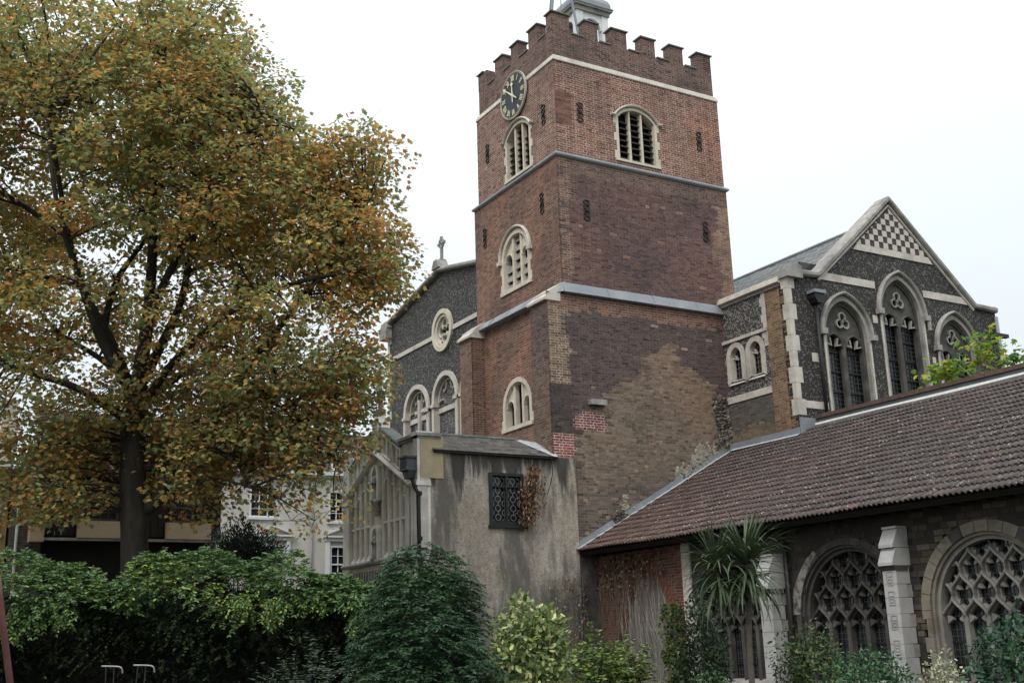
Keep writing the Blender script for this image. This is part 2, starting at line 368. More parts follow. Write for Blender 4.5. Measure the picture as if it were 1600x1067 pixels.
# ------------------------------------------------------------------ brickwork: every brick its own box over a mortar bed
BOXF = np.array([(4, 5, 7, 6), (0, 1, 5, 4), (2, 6, 7, 3), (0, 4, 6, 2), (1, 3, 7, 5)])
class Bricks:
    def __init__(s): s.b, s.m = [], []
    def wall(s, fr, u0, u1, v0, v1, col, skip=None, gauge=.0762, L=.225, H=.108, J=.017, back=.035, proud=.003, bond='flemish', pick=None, recess=.004, edge=.004):
        rows = max(1, round((v1-v0)/gauge)); g = (v1-v0)/rows
        for r in range(rows):
            va = v0+r*g; u = u0; i = (r*(1 if bond != 'flemish' else 3)) % 2
            first = True
            while u < u1-1e-4:
                if bond == 'flemish': w = L if (i % 2 == 0) else H
                elif bond == 'stretch': w = L
                elif bond == 'slate': w = L
                else: w = L
                if first and (r % 2): w *= .5
                if bond == 'flemish' and first and (r % 2): w = H*.6+.01
                first = False
                if bond == 'rubble': w = random.uniform(L*.55, L*1.45)
                ue = min(u1, u+w+J)
                if u1-ue < .05: ue = u1
                uc, vc = (u+ue)/2, va+g/2
                if not (skip and skip(uc, vc)):
                    c, mc = col(uc, vc)
                    k = random.uniform(.72, 1.25); q = random.random()
                    if q < .12: k *= .62
                    bc = clampc((c[0]*k, c[1]*k*random.uniform(.95, 1.06), c[2]*k*random.uniform(.92, 1.08)))
                    pr = random.uniform(-proud, proud)
                    if bond == 'flemish' and random.random() < .006: mc = (.42, .38, .32)
                    s.m.append((fr, u, ue, va, va+g, -recess, mc))
                    s.b.append((fr, u+(J/2 if u > u0+1e-4 else edge), ue-(J/2 if ue < u1-1e-4 else edge), va+J/2, va+g-J/2+random.uniform(-.001, .001), -back, pr, bc))
                u = ue; i += 1
        return s
    def build(s, parent, bmat, mmat, bname='brickwork', mname='mortar_bed', split=0, key=None, pname='brick', mkind=None):
        bs = s.b
        if split:
            order = sorted(range(len(bs)), key=lambda i: key(bs[i]) if key else (bs[i][0].p(bs[i][1], bs[i][3])-camo.matrix_world.translation).length)
            sel = set(order[:split]); near = [bs[i] for i in order[:split]]; bs = [b for i, b in enumerate(bs) if i not in sel]
            variants = {}
            for (fr, a, b, c, d, n0, n1, t) in near:
                kk = (round(b-a, 2), round((t[0])*130), round(t[1]*130), round(t[2]*130))
                if kk not in variants:
                    mb = MB(); mb.box(fr, 0, b-a, 0, d-c, n0-n1, 0, t)
                    o0 = np.array(fr.O); me = bpy.data.meshes.new(pname); me.from_pydata([tuple(np.array(v)-o0) for v in mb.v], [], mb.f)
                    at = me.attributes.new('tint', 'FLOAT_COLOR', 'FACE'); at.data.foreach_set('color', np.array([(*t, 1)]*6, dtype=np.float32).ravel())
                    me.materials.append(bmat); variants[kk] = (me, fr)
                me, f0 = variants[kk]
                if f0 is not fr and (f0.U-fr.U).length > .01:
                    kk2 = kk+(tuple(fr.U),)
                    if kk2 not in variants:
                        mb = MB(); mb.box(fr, 0, b-a, 0, d-c, n0-n1, 0, t); o0 = np.array(fr.O)
                        me = bpy.data.meshes.new(pname); me.from_pydata([tuple(np.array(v)-o0) for v in mb.v], [], mb.f)
                        at = me.attributes.new('tint', 'FLOAT_COLOR', 'FACE'); at.data.foreach_set('color', np.array([(*t, 1)]*6, dtype=np.float32).ravel())
                        me.materials.append(bmat); variants[kk2] = (me, fr)
                    me = variants[kk2][0]
                o = bpy.data.objects.new(pname, me); COL.objects.link(o); o.parent = parent
                o.location = fr.p(a, c, n1)-ORG[parent.name]
        V = np.zeros((len(bs), 8, 3)); T = np.zeros((len(bs), 3))
        for i, (fr, a, b, c, d, n0, n1, t) in enumerate(bs):
            O, U, W, N = fr.O, fr.U, fr.V, fr.N
            j = 0
            for n in (n0, n1):
                for v in (c, d):
                    for u in (a, b):
                        V[i, j] = (O.x+U.x*u+W.x*v+N.x*n, O.y+U.y*u+W.y*v+N.y*n, O.z+U.z*u+W.z*v+N.z*n); j += 1
            T[i] = t
        if len(bs):
            loops = (np.arange(len(bs))[:, None, None]*8+BOXF[None]).ravel()
            npmesh(bname, V.reshape(-1, 3), loops, np.full(len(bs)*5, 4), bmat, parent, 'stuff', np.repeat(T, 5, axis=0))
        ms = s.m
        if ms and mmat:
            V = np.zeros((len(ms), 4, 3)); T = np.zeros((len(ms), 3))
            for i, (fr, a, b, c, d, n, t) in enumerate(ms):
                for j, (u, v) in enumerate(((a, c), (b, c), (b, d), (a, d))): V[i, j] = fr.p(u, v, n)
                T[i] = t
            npmesh(mname, V.reshape(-1, 3), np.arange(len(ms)*4), np.full(len(ms), 4), mmat, parent, mkind, T)

# ------------------------------------------------------------------ leaves
LOBED = np.array([(0, 0), (.42, .08), (.34, .3), (.62, .5), (.28, .58), (0, 1), (-.28, .58), (-.62, .5), (-.34, .3), (-.42, .08)])
OVAL = np.array([(0, 0), (.24, .3), (.2, .7), (0, 1), (-.2, .7), (-.24, .3)])
NEEDLE = np.array([(0, 0), (.10, .5), (0, 1), (-.10, .5)])
def leaves(name, C, size, shape, cols, material, parent, weights=None, flat=.5, droop=0.0, kind='stuff', svar=.3, tints=None, dirs=None, nrm=None, label=None, cup=.18):
    n = len(C); C = np.asarray(C, float)
    if dirs is None:
        D = RNG.normal(size=(n, 3)); D[:, 2] = D[:, 2]*flat-droop
    else: D = dirs+RNG.normal(size=(n, 3))*.15
    D /= np.linalg.norm(D, axis=1)[:, None]
    if nrm is None: Nn = RNG.normal(size=(n, 3)); Nn[:, 2] = np.abs(Nn[:, 2])+.9
    else: Nn = nrm+RNG.normal(size=(n, 3))*.35
    S = np.cross(Nn, D); S /= np.linalg.norm(S, axis=1)[:, None]+1e-9; Nn = np.cross(D, S)
    sz = size*(1+RNG.uniform(-svar, svar, n))
    k = len(shape)
    bend = np.abs(shape[:, 0])*cup*2+0*shape[:, 0]
    V = C[:, None, :]+sz[:, None, None]*(S[:, None, :]*shape[None, :, 0, None]+D[:, None, :]*shape[None, :, 1, None]-Nn[:, None, :]*(bend+shape[:, 1]**2*cup)[None, :, None])
    if tints is None:
        cols = np.array(cols); w = np.array(weights, float) if weights else np.ones(len(cols)); idx = RNG.choice(len(cols), n, p=w/w.sum())
        tints = cols[idx]*RNG.uniform(.7, 1.3, (n, 1))
    else: tints = tints*RNG.uniform(.75, 1.25, (n, 1))
    return npmesh(name, V.reshape(-1, 3), np.arange(n*k), np.full(n, k), material, parent, kind, tints, label=label)
def ball_points(n, c, r, shell=.0):
    P = RNG.normal(size=(n, 3)); P /= np.linalg.norm(P, axis=1)[:, None]
    rad = RNG.uniform(shell**3, 1, n)**(1/3)
    return np.array(c)+P*rad[:, None]*np.array(r)
# ================================================================== GROUND
g = MB(); gfr = Fr((0, 0, 0), (1, 0, 0), (0, 1, 0), (0, 0, 1)); g.box(gfr, -400, 400, -300, 500, -.3, 0)
tag(single(g, 'ground', M['grass'], None, None, 'structure'), kind='structure')
SF, WF = south(0), west(0)

# ================================================================== CHURCH TOWER
T = thing('church_tower', (3.2, 2.6, 0), 'tall square red brick church tower with battlements and louvred belfry windows', 'church tower')
def core(mb, x0, x1, y0, y1, z0, z1): mb.wbox((x0, y0, z0), (x1, y1, z1))
# inner masses (east and north sides, and the shell behind the brick skin)
c = MB()
for (x0, x1, y0, y1, z0, z1) in ((-.08, 6.6, .36, 5.3, 0, 11.45), (.36, 6.62, .36, 5.2, 11.45, 15.8), (.42, 6.58, .4, 4.98, 15.8, 19.0)):
    # walls as plates so that window recesses stay open
    c.wbox((x1-.3, y0-.3 if y0 > 0 else y0, z0), (x1, y1, z1)); c.wbox((x0, y1-.3, z0), (x1-.31, y1, z1))
c.wbox((.15, .15, 18.7), (6.3, 4.8, 19.6))
c.build('inner_wall', M['stone_grey'], T)
d = MB(); d.wbox((.62, .62, 6), (6.2, 4.8, 18.6)); d.build('dark_interior', M['dark'], T)

S1 = opening(3.11, .71, 16.18, 17.60, .33); W1 = opening(2.30, .70, 16.12, 17.47, .33)
W2 = opening(2.60, .74, 12.42, 13.40, .74); W3 = opening(2.63, .72, 8.0, 8.62, .70)
def grow(o, d): 
    P = np.array(o); c = P.mean(0); q = []
    for x, y in o: q.append((x+(d if x > c[0]+.02 else -d if x < c[0]-.02 else 0), y+(d if y > c[1]+.05 else (-d*.3))))
    return q
hS1, hW1, hW2, hW3 = [inpoly(grow(o, .1)) for o in (S1, W1, W2, W3)]
B = Bricks()
LM = (.36, .315, .255)
def j(a, b, k): return tuple(a[i]*(1-k)+b[i]*k for i in range(3))
def col_top(u, v):
    b = (0.250, 0.122, 0.090); mo = (0.666, 0.563, 0.461)
    if u > 5.2 and v < 18.4: b = (0.275, 0.109, 0.067)
    if u < .7 and 16.9 < v < 18.0: return (0.211, 0.115, 0.087), (0.243, 0.154, 0.122)
    k = math.sin(u*2.1+v*1.3)*.5+.5
    return j(b, (0.192, 0.109, 0.077), k*.6), j(mo, (0.461, 0.397, 0.320), k*.5)
def col_par(u, v): return (0.160, 0.100, 0.082), (0.346, 0.288, 0.243)
def col_wtop(u, v): return (0.224, 0.128, 0.097), (0.538, 0.461, 0.384)
def col_smid(u, v):
    w = math.sin(v*3.1)*.12+math.sin(v*11)*.06
    if u < .42+w: return ((0.198, 0.115, 0.084), (0.435, 0.384, 0.307)) if random.random() < .8 else ((0.115, 0.079, 0.072), (0.166, 0.141, 0.128))
    if u > 6.05+w*1.6 and v < 15.2: return (0.256, 0.160, 0.113), (0.384, 0.320, 0.243)
    if v > 15.3+w: return (0.154, 0.102, 0.082), (0.294, 0.243, 0.198)
    if random.random() < .008: return (0.307, 0.154, 0.102), (0.512, 0.448, 0.358)
    k = .5+.5*math.sin(u*1.3+1)*math.sin(v*1.1)
    return j((0.122, 0.082, 0.073), (0.160, 0.093, 0.077), k), j((0.186, 0.143, 0.128), (0.230, 0.166, 0.141), k)
def col_wmid(u, v):
    k = .5+.5*math.sin(u*2.3+v)
    return j((0.230, 0.118, 0.079), (0.173, 0.102, 0.077), k), j((0.422, 0.358, 0.282), (0.282, 0.237, 0.192), k if v < 15 else 1)
def col_slow(u, v):
    w = math.sin(v*5.3)*.1+math.sin(v*17)*.05+random.uniform(-.13, .13)
    if .24 < u < 1.34-abs(math.sin(v*40))*.12 and 7.44 < v < 7.92-(0.12 if u < .45 else 0): return (0.237, 0.074, 0.061), (0.680, 0.680, 0.614)
    if u < .3-abs(math.sin(v*33))*.12 and 6.55 < v < 7.24: return (0.256, 0.079, 0.064), (0.680, 0.678, 0.602)
    if v > 10.9+w: return (0.218, 0.118, 0.084), (0.397, 0.333, 0.262)
    if u < .12+w and 8.75 < v: return (0.205, 0.141, 0.102), (0.550, 0.486, 0.371)
    if u < .35+w and v < 8.75: return ((0.074, 0.059, 0.054), (0.115, 0.100, 0.087)) if v > 7.3 else ((0.128, 0.102, 0.079), (0.192, 0.166, 0.134))
    scar = abs(u-3.75+w*1.5+random.uniform(-.1, .1)) < (10.35-v)*1.22
    if v < 7.7+w or scar:
        if random.random() < .05: return (0.302, 0.206, 0.138), (0.333, 0.301, 0.230)
        k = .5+.5*math.sin(u*.9+v*.7); low = max(0, min(1, (8.3-v)/2))
        b = j(j((0.249, 0.177, 0.122), (0.219, 0.177, 0.126), low), (0.173, 0.146, 0.108), k*.7); 
        if v < 5.7+.3*u*.2: b = j(b, (0.136, 0.119, 0.095), .6)
        return b, j(b, (0.269, 0.230, 0.179), .5)
    if random.random() < .01: return (0.282, 0.192, 0.141), (0.538, 0.474, 0.384)
    return (0.105, 0.077, 0.069), (0.173, 0.141, 0.128)
def col_wlow(u, v):
    k = .5+.5*math.sin(u*2.9+v*1.7)
    b = j((0.256, 0.122, 0.079), (0.192, 0.118, 0.084), k); 
    return b, j((0.422, 0.358, 0.275), (0.307, 0.262, 0.205), k)
def col_nb(u, v): return ((0.128, 0.096, 0.077), (0.218, 0.186, 0.151)) if v > 9.6+random.uniform(-.5, .5) else ((0.166, 0.113, 0.084), (0.282, 0.237, 0.192))
def col_fb(u, v): return (0.192, 0.125, 0.090), (0.294, 0.237, 0.186)
# top stage
fS = south(.02); fW = west(.05); fE = Fr((6.6, 0, 0), (0, 1, 0), (0, 0, 1), (1, 0, 0))
B.wall(fS, .05, 6.60, 15.95, 19.03, col_top, hS1)
B.wall(fW, .02, 5.0, 15.95, 19.03, col_wtop, hW1)
# middle stage
B.wall(SF, 0, 6.65, 11.72, 15.80, col_smid); B.wall(WF, 0, 5.22, 11.6, 15.80, col_wmid, hW2)
# lower stage
roofline = lambda u: 4.0+(u-.18)*.527
def sk_low(u, v): return (u < .10 and v < 6.5) or (u > .3 and v < roofline(u)-.25)
B.wall(SF, -.57, 6.62, 4.0, 11.45, col_slow, sk_low)
B.wall(west(-.10), .93, 4.62, 6.4, 11.45, col_wlow, lambda u, v: hW3(u, v))
B.wall(west(-.57), 0, .94, 6.4, 11.17, col_nb)
B.wall(west(-.57), 4.60, 5.42, 6.4, 11.17, col_fb)
B.wall(south(4.60), -.57, -.10, 6.4, 11.2, lambda u, v: ((.17, .10, .07), (.34, .29, .22)))
# parapets: low wall and merlons
SMER = [(.08, .74), (1.33, 1.83), (2.37, 2.97), (3.56, 4.12), (4.73, 5.29), (5.90, 6.49)]
WMER = [(.06, .40), (.94, 1.50), (2.14, 2.62), (3.16, 3.70), (4.28, 4.86)]
pS, pW = south(.06), west(.09)
pE = Fr((6.49, 0, 0), (0, 1, 0), (0, 0, 1), (1, 0, 0)); pN = Fr((0, 4.86, 0), (1, 0, 0), (0, 0, 1), (0, 1, 0))
B.wall(pS, .09, 6.49, 19.23, 20.11, col_par); B.wall(pW, .06, 4.86, 19.23, 20.11, col_par)
B.wall(pE, .06, 4.86, 19.23, 20.11, col_par)
TH = .34
for a, b in SMER:
    B.wall(pS, a, b, 20.11, 20.72, col_par)
    B.wall(Fr((a+.0, 0, 0), (0, 1, 0), (0, 0, 1), (-1, 0, 0)), .06, .06+TH, 20.11, 20.72, col_par)
    B.wall(pN, a, b, 20.11, 20.72, col_par)
    B.wall(Fr((0, 4.86-TH, 0), (1, 0, 0), (0, 0, 1), (0, -1, 0)), a, b, 19.6, 20.72, col_par)
for a, b in WMER:
    if a > .1: B.wall(pW, a, b, 20.11, 20.72, col_par); B.wall(south(a), .09, .09+TH, 20.11, 20.72, col_par)
    else: B.wall(pW, a, b, 20.11, 20.72, col_par)
    B.wall(pE, a, b, 20.11, 20.72, col_par); B.wall(south(a), 6.49-TH, 6.49, 20.11, 20.72, col_par)
    B.wall(Fr((6.49-TH, 0, 0), (0, 1, 0), (0, 0, 1), (-1, 0, 0)), a, b, 19.6, 20.72, col_par)
camP = camo.matrix_world.translation
def vis_key(b):
    p = b[0].p((b[1]+b[2])/2, b[3])
    if abs(b[0].N.y) > .5 and b[0].O.y == 0 and .15 < p.x < 2.2 and 5.2 < p.z < 8: return (p-camP).length
    return 1000+(p-camP).length
B.m = [q[:6]+((q[6][0], q[6][1]*.95, q[6][2]*.96),) for q in B.m]
B.b = [q[:7]+((q[7][0]*.95, q[7][1]*.88, q[7][2]*.93),) for q in B.b]
B.build(T, M['brick'], M['mortar'], split=300, key=vis_key)
# solid parapet cores and copings
pc = MB()
def rectring(mb, x0, x1, y0, y1, z0, z1, t):
    mb.wbox((x0, y0, z0), (x1, y0+t, z1)); mb.wbox((x0, y1-t, z0), (x1, y1, z1)); mb.wbox((x0, y0+t, z0), (x0+t, y1-t, z1)); mb.wbox((x1-t, y0+t, z0), (x1, y1-t, z1))
rectring(pc, .12, 6.46, .09, 4.83, 19.1, 20.10, TH-.05)
pc.build('parapet_core', M['stone_grey'], T)
def coping(x0, x1, y0, y1, z, h=.055, name='coping'):
    mb = MB(); mb.wbox((x0, y0, z), (x1, y1, z+h)); return mb.build(name, M['coping'], T)
for a, b in SMER:
    for (y0, y1) in ((.06, .06+TH), (4.86-TH, 4.86)):
        mb = MB(); mb.wbox((a+.04, y0+.04, 20.1), (b-.04, y1-.04, 20.71)); mb.build('merlon_core', M['stone_grey'], T)
        mb = MB(); x0, x1 = a-.05, b+.05
        mb.add([(x0, y0-.05, 20.72), (x1, y0-.05, 20.72), (x1, y1+.05, 20.72), (x0, y1+.05, 20.72), (x0, y0-.05, 20.76), (x1, y0-.05, 20.76), (x1, y1+.05, 20.76), (x0, y1+.05, 20.76),
                (x0+.08, (y0+y1)/2, 20.82), (x1-.08, (y0+y1)/2, 20.82)], [(3, 2, 1, 0), (0, 1, 5, 4), (1, 2, 6, 5), (2, 3, 7, 6), (3, 0, 4, 7), (4, 5, 9, 8), (5, 6, 9), (6, 7, 8, 9), (7, 4, 8)])
        mb.build('merlon_cap', M['coping'], T)
for a, b in WMER[1:-1]:
    for (x0, x1) in ((.09, .09+TH), (6.49-TH, 6.49)):
        mb = MB(); mb.wbox((x0+.04, a+.04, 20.1), (x1-.04, b-.04, 20.71)); mb.build('merlon_core', M['stone_grey'], T)
        mb = MB(); y0, y1 = a-.05, b+.05; x0 -= .05; x1 += .05
        mb.add([(x0, y0, 20.72), (x1, y0, 20.72), (x1, y1, 20.72), (x0, y1, 20.72), (x0, y0, 20.76), (x1, y0, 20.76), (x1, y1, 20.76), (x0, y1, 20.76),
                ((x0+x1)/2, y0+.08, 20.82), ((x0+x1)/2, y1-.08, 20.82)], [(3, 2, 1, 0), (0, 1, 5, 4), (1, 2, 6, 5), (2, 3, 7, 6), (3, 0, 4, 7), (4, 5, 8), (5, 6, 9, 8), (6, 7, 9), (7, 4, 8, 9)])
        mb.build('merlon_cap', M['coping'], T)
for (p, q) in zip(SMER[:-1], SMER[1:]):
    coping(p[1]+.052, q[0]-.052, .025, .06+TH, 20.111, .045); coping(p[1]+.052, q[0]-.052, 4.86-TH, 4.90, 20.111, .045)
for (p, q) in zip(WMER[:-1], WMER[1:]):
    coping(.055, .09+TH, p[1]+.052, q[0]-.052, 20.111, .045); coping(6.49-TH, 6.53, p[1]+.052, q[0]-.052, 20.111, .045)
rf = MB(); rf.wbox((.4, .4, 19.55), (6.2, 4.5, 19.65)); rf.build('tower_roof', M['lead'], T)
# stone band, string courses, lead weathering
def belt(name, x0, x1, y0, y1, prof, material, W=True, E_=True):
    """prof: list of (proud, z); runs round the tower"""
    P = []; F = []; K = len(prof)
    for pr, z in prof: P += [(x1+pr, y0-pr, z), (x0-pr, y0-pr, z), (x0-pr, y1+pr, z), (x1+pr, y1+pr, z)]
    for k in range(K-1):
        for a in range(4): b = (a+1) % 4; F.append((4*k+a, 4*k+b, 4*k+4+b, 4*k+4+a))
    mb = MB(); mb.add(P, F); return mb.build(name, material, T)
belt('stone_band', .05, 6.6, .02, 5.0, [(-.02, 19.03), (.02, 19.03), (.03, 19.05), (.02, 19.10), (-.02, 19.225), (-.06, 19.235)], M['stone'])
belt('string_course', .0, 6.65, 0, 5.2, [(-.03, 15.78), (.02, 15.78), (.075, 15.82), (.085, 15.86), (.06, 15.90), (-.03, 15.965)], M['lead'])
l = MB()   # lead apron over the lower stage
l.add([(6.64, 0-.13, 11.47), (-.0, -.13, 11.47), (-.01, .0, 11.78), (6.64, 0, 11.78), (6.64, -.13, 11.44), (0, -.13, 11.44), (6.64, -.0, 11.44), (0, 0, 11.44)], [(0, 1, 2, 3), (0, 1, 5, 4), (4, 5, 7, 6)])
l.add([(-.01, -.12, 11.47), (-.30, -.0, 11.42), (-.30, 5.3, 11.42), (-.0, 5.3, 11.74), (-.0, 0, 11.78), (-.30, 0, 11.38), (-.30, 5.3, 11.38), (-.05, 0, 11.38), (-.05, 5.3, 11.38)], [(0, 1, 4), (1, 2, 3, 4), (1, 2, 6, 5), (5, 6, 8, 7)])
l.build('lead_apron', M['lead'], T)
r_ = MB(); r_.tube([(6.64, -.135, 11.46), (0, -.135, 11.46)], .022, 6); r_.tube([(-.31, .95, 11.41), (-.31, 4.6, 11.41)], .02, 6)
for x in (1.6, 3.3, 5.0): r_.tube([(x, -.13, 11.48), (x, -.01, 11.78)], .012, 5)
for y in (1.9, 3.0, 4.0): r_.tube([(-.30, y, 11.43), (-.02, y, 11.74)], .012, 5)
r_.build('lead_roll', M['lead'], T)
for (ya, yb) in ((-.03, .97), (4.55, 5.45)):   # white stone weatherings of the two buttresses
    mb = MB(); fr = Fr((0, 0, 0), (1, 0, 0), (0, 0, 1), (0, -1, 0))
    mb.prism(fr, [(-.66, 11.17), (-.66, 11.24), (-.46, 11.42), (-.46, 11.47), (-.10, 11.72), (-.10, 11.17)], -yb, -ya)
    mb.build('buttress_cap', M['stone'], T)
# plaster-faced wall below is part of the porch building
# windows ----------------------------------------------------------------
def irregular_quoins(fr, parent, ua, ub, v0, v1, w, n, material, depth=.02, step=.3):
    z = v0; k = 0
    while z < v1-.1:
        if k % 2 == 0:
            for (u, s_) in ((ua, -1), (ub, 1)):
                mb = MB(); x0, x1 = (u-w, u) if s_ < 0 else (u, u+w)
                mb.box(fr, x0+.002, x1-.002, z, z+step*.9, -.05, n); mb.build('quoin_block', material, parent)
        z += step; k += 1
def louvre_window(fr, uc, a, v0, vs, rise, nm, label):
    w = link('window', None, T, label=label); ORG[w.name] = ORG[T.name]
    op = arch(uc, a, vs, rise, 12)
    inner = [(uc-a, v0)]+op+[(uc+a, v0)]; ou = .10
    outer = [(uc-a-ou, v0-.02)]+arch(uc, a+ou, vs, rise+ou, 12)+[(uc+a+ou, v0-.02)]
    MB().ring(fr, inner, outer, -.30, .012).build('surround', M['stone_clean'], w)
    MB().box(fr, uc-a-.16, uc+a+.16, v0-.10, v0-.021, -.25, .05).build('sill', M['stone_clean'], w)
    # hood mould with label stops
    hp = arch(uc, a+.16, vs+.02, rise+.13, 12)
    h = MB(); h.bar(fr, hp, .07, .0, .10, .03); h.bar(fr, [(hp[0][0]-.13, hp[0][1]), (hp[0][0]+.03, hp[0][1])], .08, 0, .11, .03); h.bar(fr, [(hp[-1][0]-.03, hp[-1][1]), (hp[-1][0]+.13, hp[-1][1])], .08, 0, .11, .03)
    h.build('hood_mould', M['stone'], w)
    def top(u): 
        Rr = (a*a+rise*rise)/(2*rise); return vs+rise-Rr+math.sqrt(max(0, Rr*Rr-(u-uc)**2))
    lw = 2*a/3
    for k in (-1, 1):
        u = uc+k*lw/2; MB().bar(fr, [(u, v0), (u, top(u)-.002)], .075, -.2, -.03, .02).build('mullion', M['stone_clean'], w)
    for k in range(3):
        u0 = uc-a+k*lw+(.04 if k else .0); u1 = uc-a+(k+1)*lw-(.04 if k < 2 else 0); n = 6
        z = v0+.05
        while z < min(top(u0+.02), top(u1-.02))-.12:
            mb = MB(); P = [fr.p(u, v, n_) for u in (u0, u1) for v, n_ in ((z, -.10), (z+.03, -.10), (z+.17, -.27), (z+.14, -.27))]
            mb.add(P, [(0, 1, 2, 3), (7, 6, 5, 4), (0, 1, 5, 4), (1, 2, 6, 5), (2, 3, 7, 6), (3, 0, 4, 7)]); mb.build('louvre', M['louvre'], w)
            z += .205
    MB().panel(fr, opening(uc, a+.03, v0-.02, vs, rise+.02), n=-.29).build('dark_backing', M['dark'], w)
    irregular_quoins(fr, w, uc-a-ou, uc+a+ou, v0-.02, vs, .09, .008, M['stone_clean'])
    return w
louvre_window(fS, 3.11, .71, 16.18, 17.60, .33, 3, 'belfry window with dark louvres facing south')
louvre_window(fW, 2.30, .70, 16.12, 17.47, .33, 3, 'belfry window with dark louvres below the clock')
def arch_window(fr, uc, a, v0, vs, rise, hood, glazed):
    w = link('window', None, T); ORG[w.name] = ORG[T.name]
    inner = opening(uc, a, v0, vs, rise, 12); ou = .14
    outer = [(uc-a-ou, v0-.02)]+arch(uc, a+ou, vs, rise+ou, 12)+[(uc+a+ou, v0-.02)]
    MB().ring(fr, inner, outer, -.28, .012).build('surround', M['stone_clean'], w)
    MB().box(fr, uc-a-.2, uc+a+.2, v0-.14, v0-.021, -.25, .05).build('sill', M['stone_clean'], w)
    lw = (2*a)/3; mw = .10
    for k in (-1, 1):
        u = uc+k*lw/2; zt = vs+math.sqrt(max(0, a*a-(u-uc)**2)); MB().bar(fr, [(u, v0), (u, zt-.005)], mw, -.2, -.04, .025).build('mullion', M['stone_clean'], w)
    for k in (-1, 1):           # side lights: small round heads under a sunk spandrel
        u0 = uc+k*(lw/2+mw/2); u1 = uc+k*a; uu0, uu1 = min(u0, u1), max(u0, u1)
        hv = vs-.02; hw = (uu1-uu0)/2; um = (uu0+uu1)/2
        zs = lambda u: vs+math.sqrt(max(0, a*a-(u-uc)**2))
        top_ = [(uu0+(uu1-uu0)*i/10, zs(uu0+(uu1-uu0)*i/10)+.004) for i in range(11)]
        low = [(um-hw*math.cos(math.pi*i/10), hv+hw*math.sin(math.pi*i/10)) for i in range(11)]
        s_ = MB(); s_.ring(fr, low, top_, -.16, -.09); s_.build('spandrel', M['stone_clean'], w)
        MB().bar(fr, low, .045, -.16, -.05, .015).build('light_head', M['stone_clean'], w)
    if glazed:
        MB().panel(fr, opening(uc, a+.03, v0-.02, vs, rise+.02), n=-.24).build('glass', M['glass'], w)
    else:
        for k, (x0, x1) in enumerate(((uc-a, uc-lw/2-mw/2), (uc-lw/2+mw/2, uc+lw/2-mw/2), (uc+lw/2+mw/2, uc+a))):
            mb = MB(); # weathered oak boards with slots
            t = vs-.0 if k != 1 else vs+rise*.9
            z = v0
            while z < t-.1:
                P = [fr.p(u, v, n_) for u in (x0, x1) for v, n_ in ((z, -.12), (z+.02, -.12), (z+.26, -.2), (z+.24, -.2))]
                mb = MB(); mb.add(P, [(0, 1, 2, 3), (7, 6, 5, 4), (0, 1, 5, 4), (1, 2, 6, 5), (2, 3, 7, 6), (3, 0, 4, 7)]); mb.build('louvre', M['stone_grey'], w)
                z += .30
        MB().panel(fr, opening(uc, a+.03, v0-.02, vs, rise+.02), n=-.26).build('dark_backing', M['dark'], w)
    if hood:
        hp = arch(uc, a+ou+.05, vs+.05, rise+ou+.03, 12)
        h = MB(); h.bar(fr, hp, .08, 0, .10, .03)
        for q, s_ in ((hp[0], -1), (hp[-1], 1)): h.box(fr, q[0]-.09, q[0]+.09, q[1]-.12, q[1]+.0, 0, .12)
        h.build('hood_mould', M['stone'], w)
    irregular_quoins(fr, w, uc-a-ou, uc+a+ou, v0-.02, vs, .08, .008, M['stone_clean'])
arch_window(WF, 2.60, .74, 12.42, 13.40, .74, True, False)
arch_window(west(-.10), 2.63, .72, 8.0, 8.62, .70, False, True)
# iron tie plates: pairs of scrolls on a bar
def tie_plate(fr, u, v, s=.84):
    mb = MB(); 
    for sg in (1, -1):
        for k in (1, -1):
            pts = [(u+k*.02, v), (u+k*.085, v+sg*.06*s), (u+k*.10, v+sg*.13*s), (u+k*.05, v+sg*.19*s), (u+k*.03, v+sg*.23*s), (u+k*.085, v+sg*.27*s), (u+k*.105, v+sg*.32*s), (u+k*.06, v+sg*.375*s), (u, v+sg*.39*s)]
            mb.bar(fr, pts, .024, 0.005, .035)
        mb.box(fr, u-.010, u+.010, min(v, v+sg*.24*s), max(v, v+sg*.24*s), .003, .022)
    mb.box(fr, u-.045, u+.045, v-.04, v+.04, .003, .06)
    mb.build('tie_plate', M['iron'], T)
for fr, u, v in ((fS, .95, 17.43), (fS, 5.66, 17.40), (SF, 1.0, 14.19), (SF, 5.62, 14.23), (fW, .70, 17.45), (fW, 4.28, 17.58), (WF, .91, 14.57), (WF, 4.52, 14.62)): tie_plate(fr, u, v)
MB().box(SF, .72, 1.28, 8.16, 8.32, -.02, .16).build('stone_ledge', M['stone_grey'], T)
# torn masonry where an older wall was cut away: rough stones bedded in the brick
def lumps(n, area, material, parent, name, fr, size=(.06, .16), cols=((.30, .27, .215), (.22, .195, .155), (.38, .35, .29), (.13, .11, .09)), out_=.06):
    V, L_, T_ = [], [], []
    base = [(-1, -1, 0), (1, -1, 0), (1, 1, 0), (-1, 1, 0), (-.6, -.6, 1), (.7, -.5, 1), (.5, .7, 1), (-.7, .6, 1)]
    f = [(4, 5, 6, 7), (0, 1, 5, 4), (1, 2, 6, 5), (2, 3, 7, 6), (3, 0, 4, 7)]
    for _ in range(n):
        u, v = area(); a, b = random.uniform(*size)/2, random.uniform(*size)/2*.8; o = len(V)
        for x, y, z in base: V.append(tuple(fr.p(u+x*a+random.uniform(-.3, .3)*a, v+y*b+random.uniform(-.3, .3)*b, -.02+z*random.uniform(.3, 1)*out_)))
        c_ = clampc(random.choice(cols), random.uniform(.75, 1.2))
        for q in f: L_ += [i+o for i in q]; T_.append(c_)
    return npmesh(name, V, L_, [4]*len(T_), M['rag'], parent, 'stuff', np.array(T_))
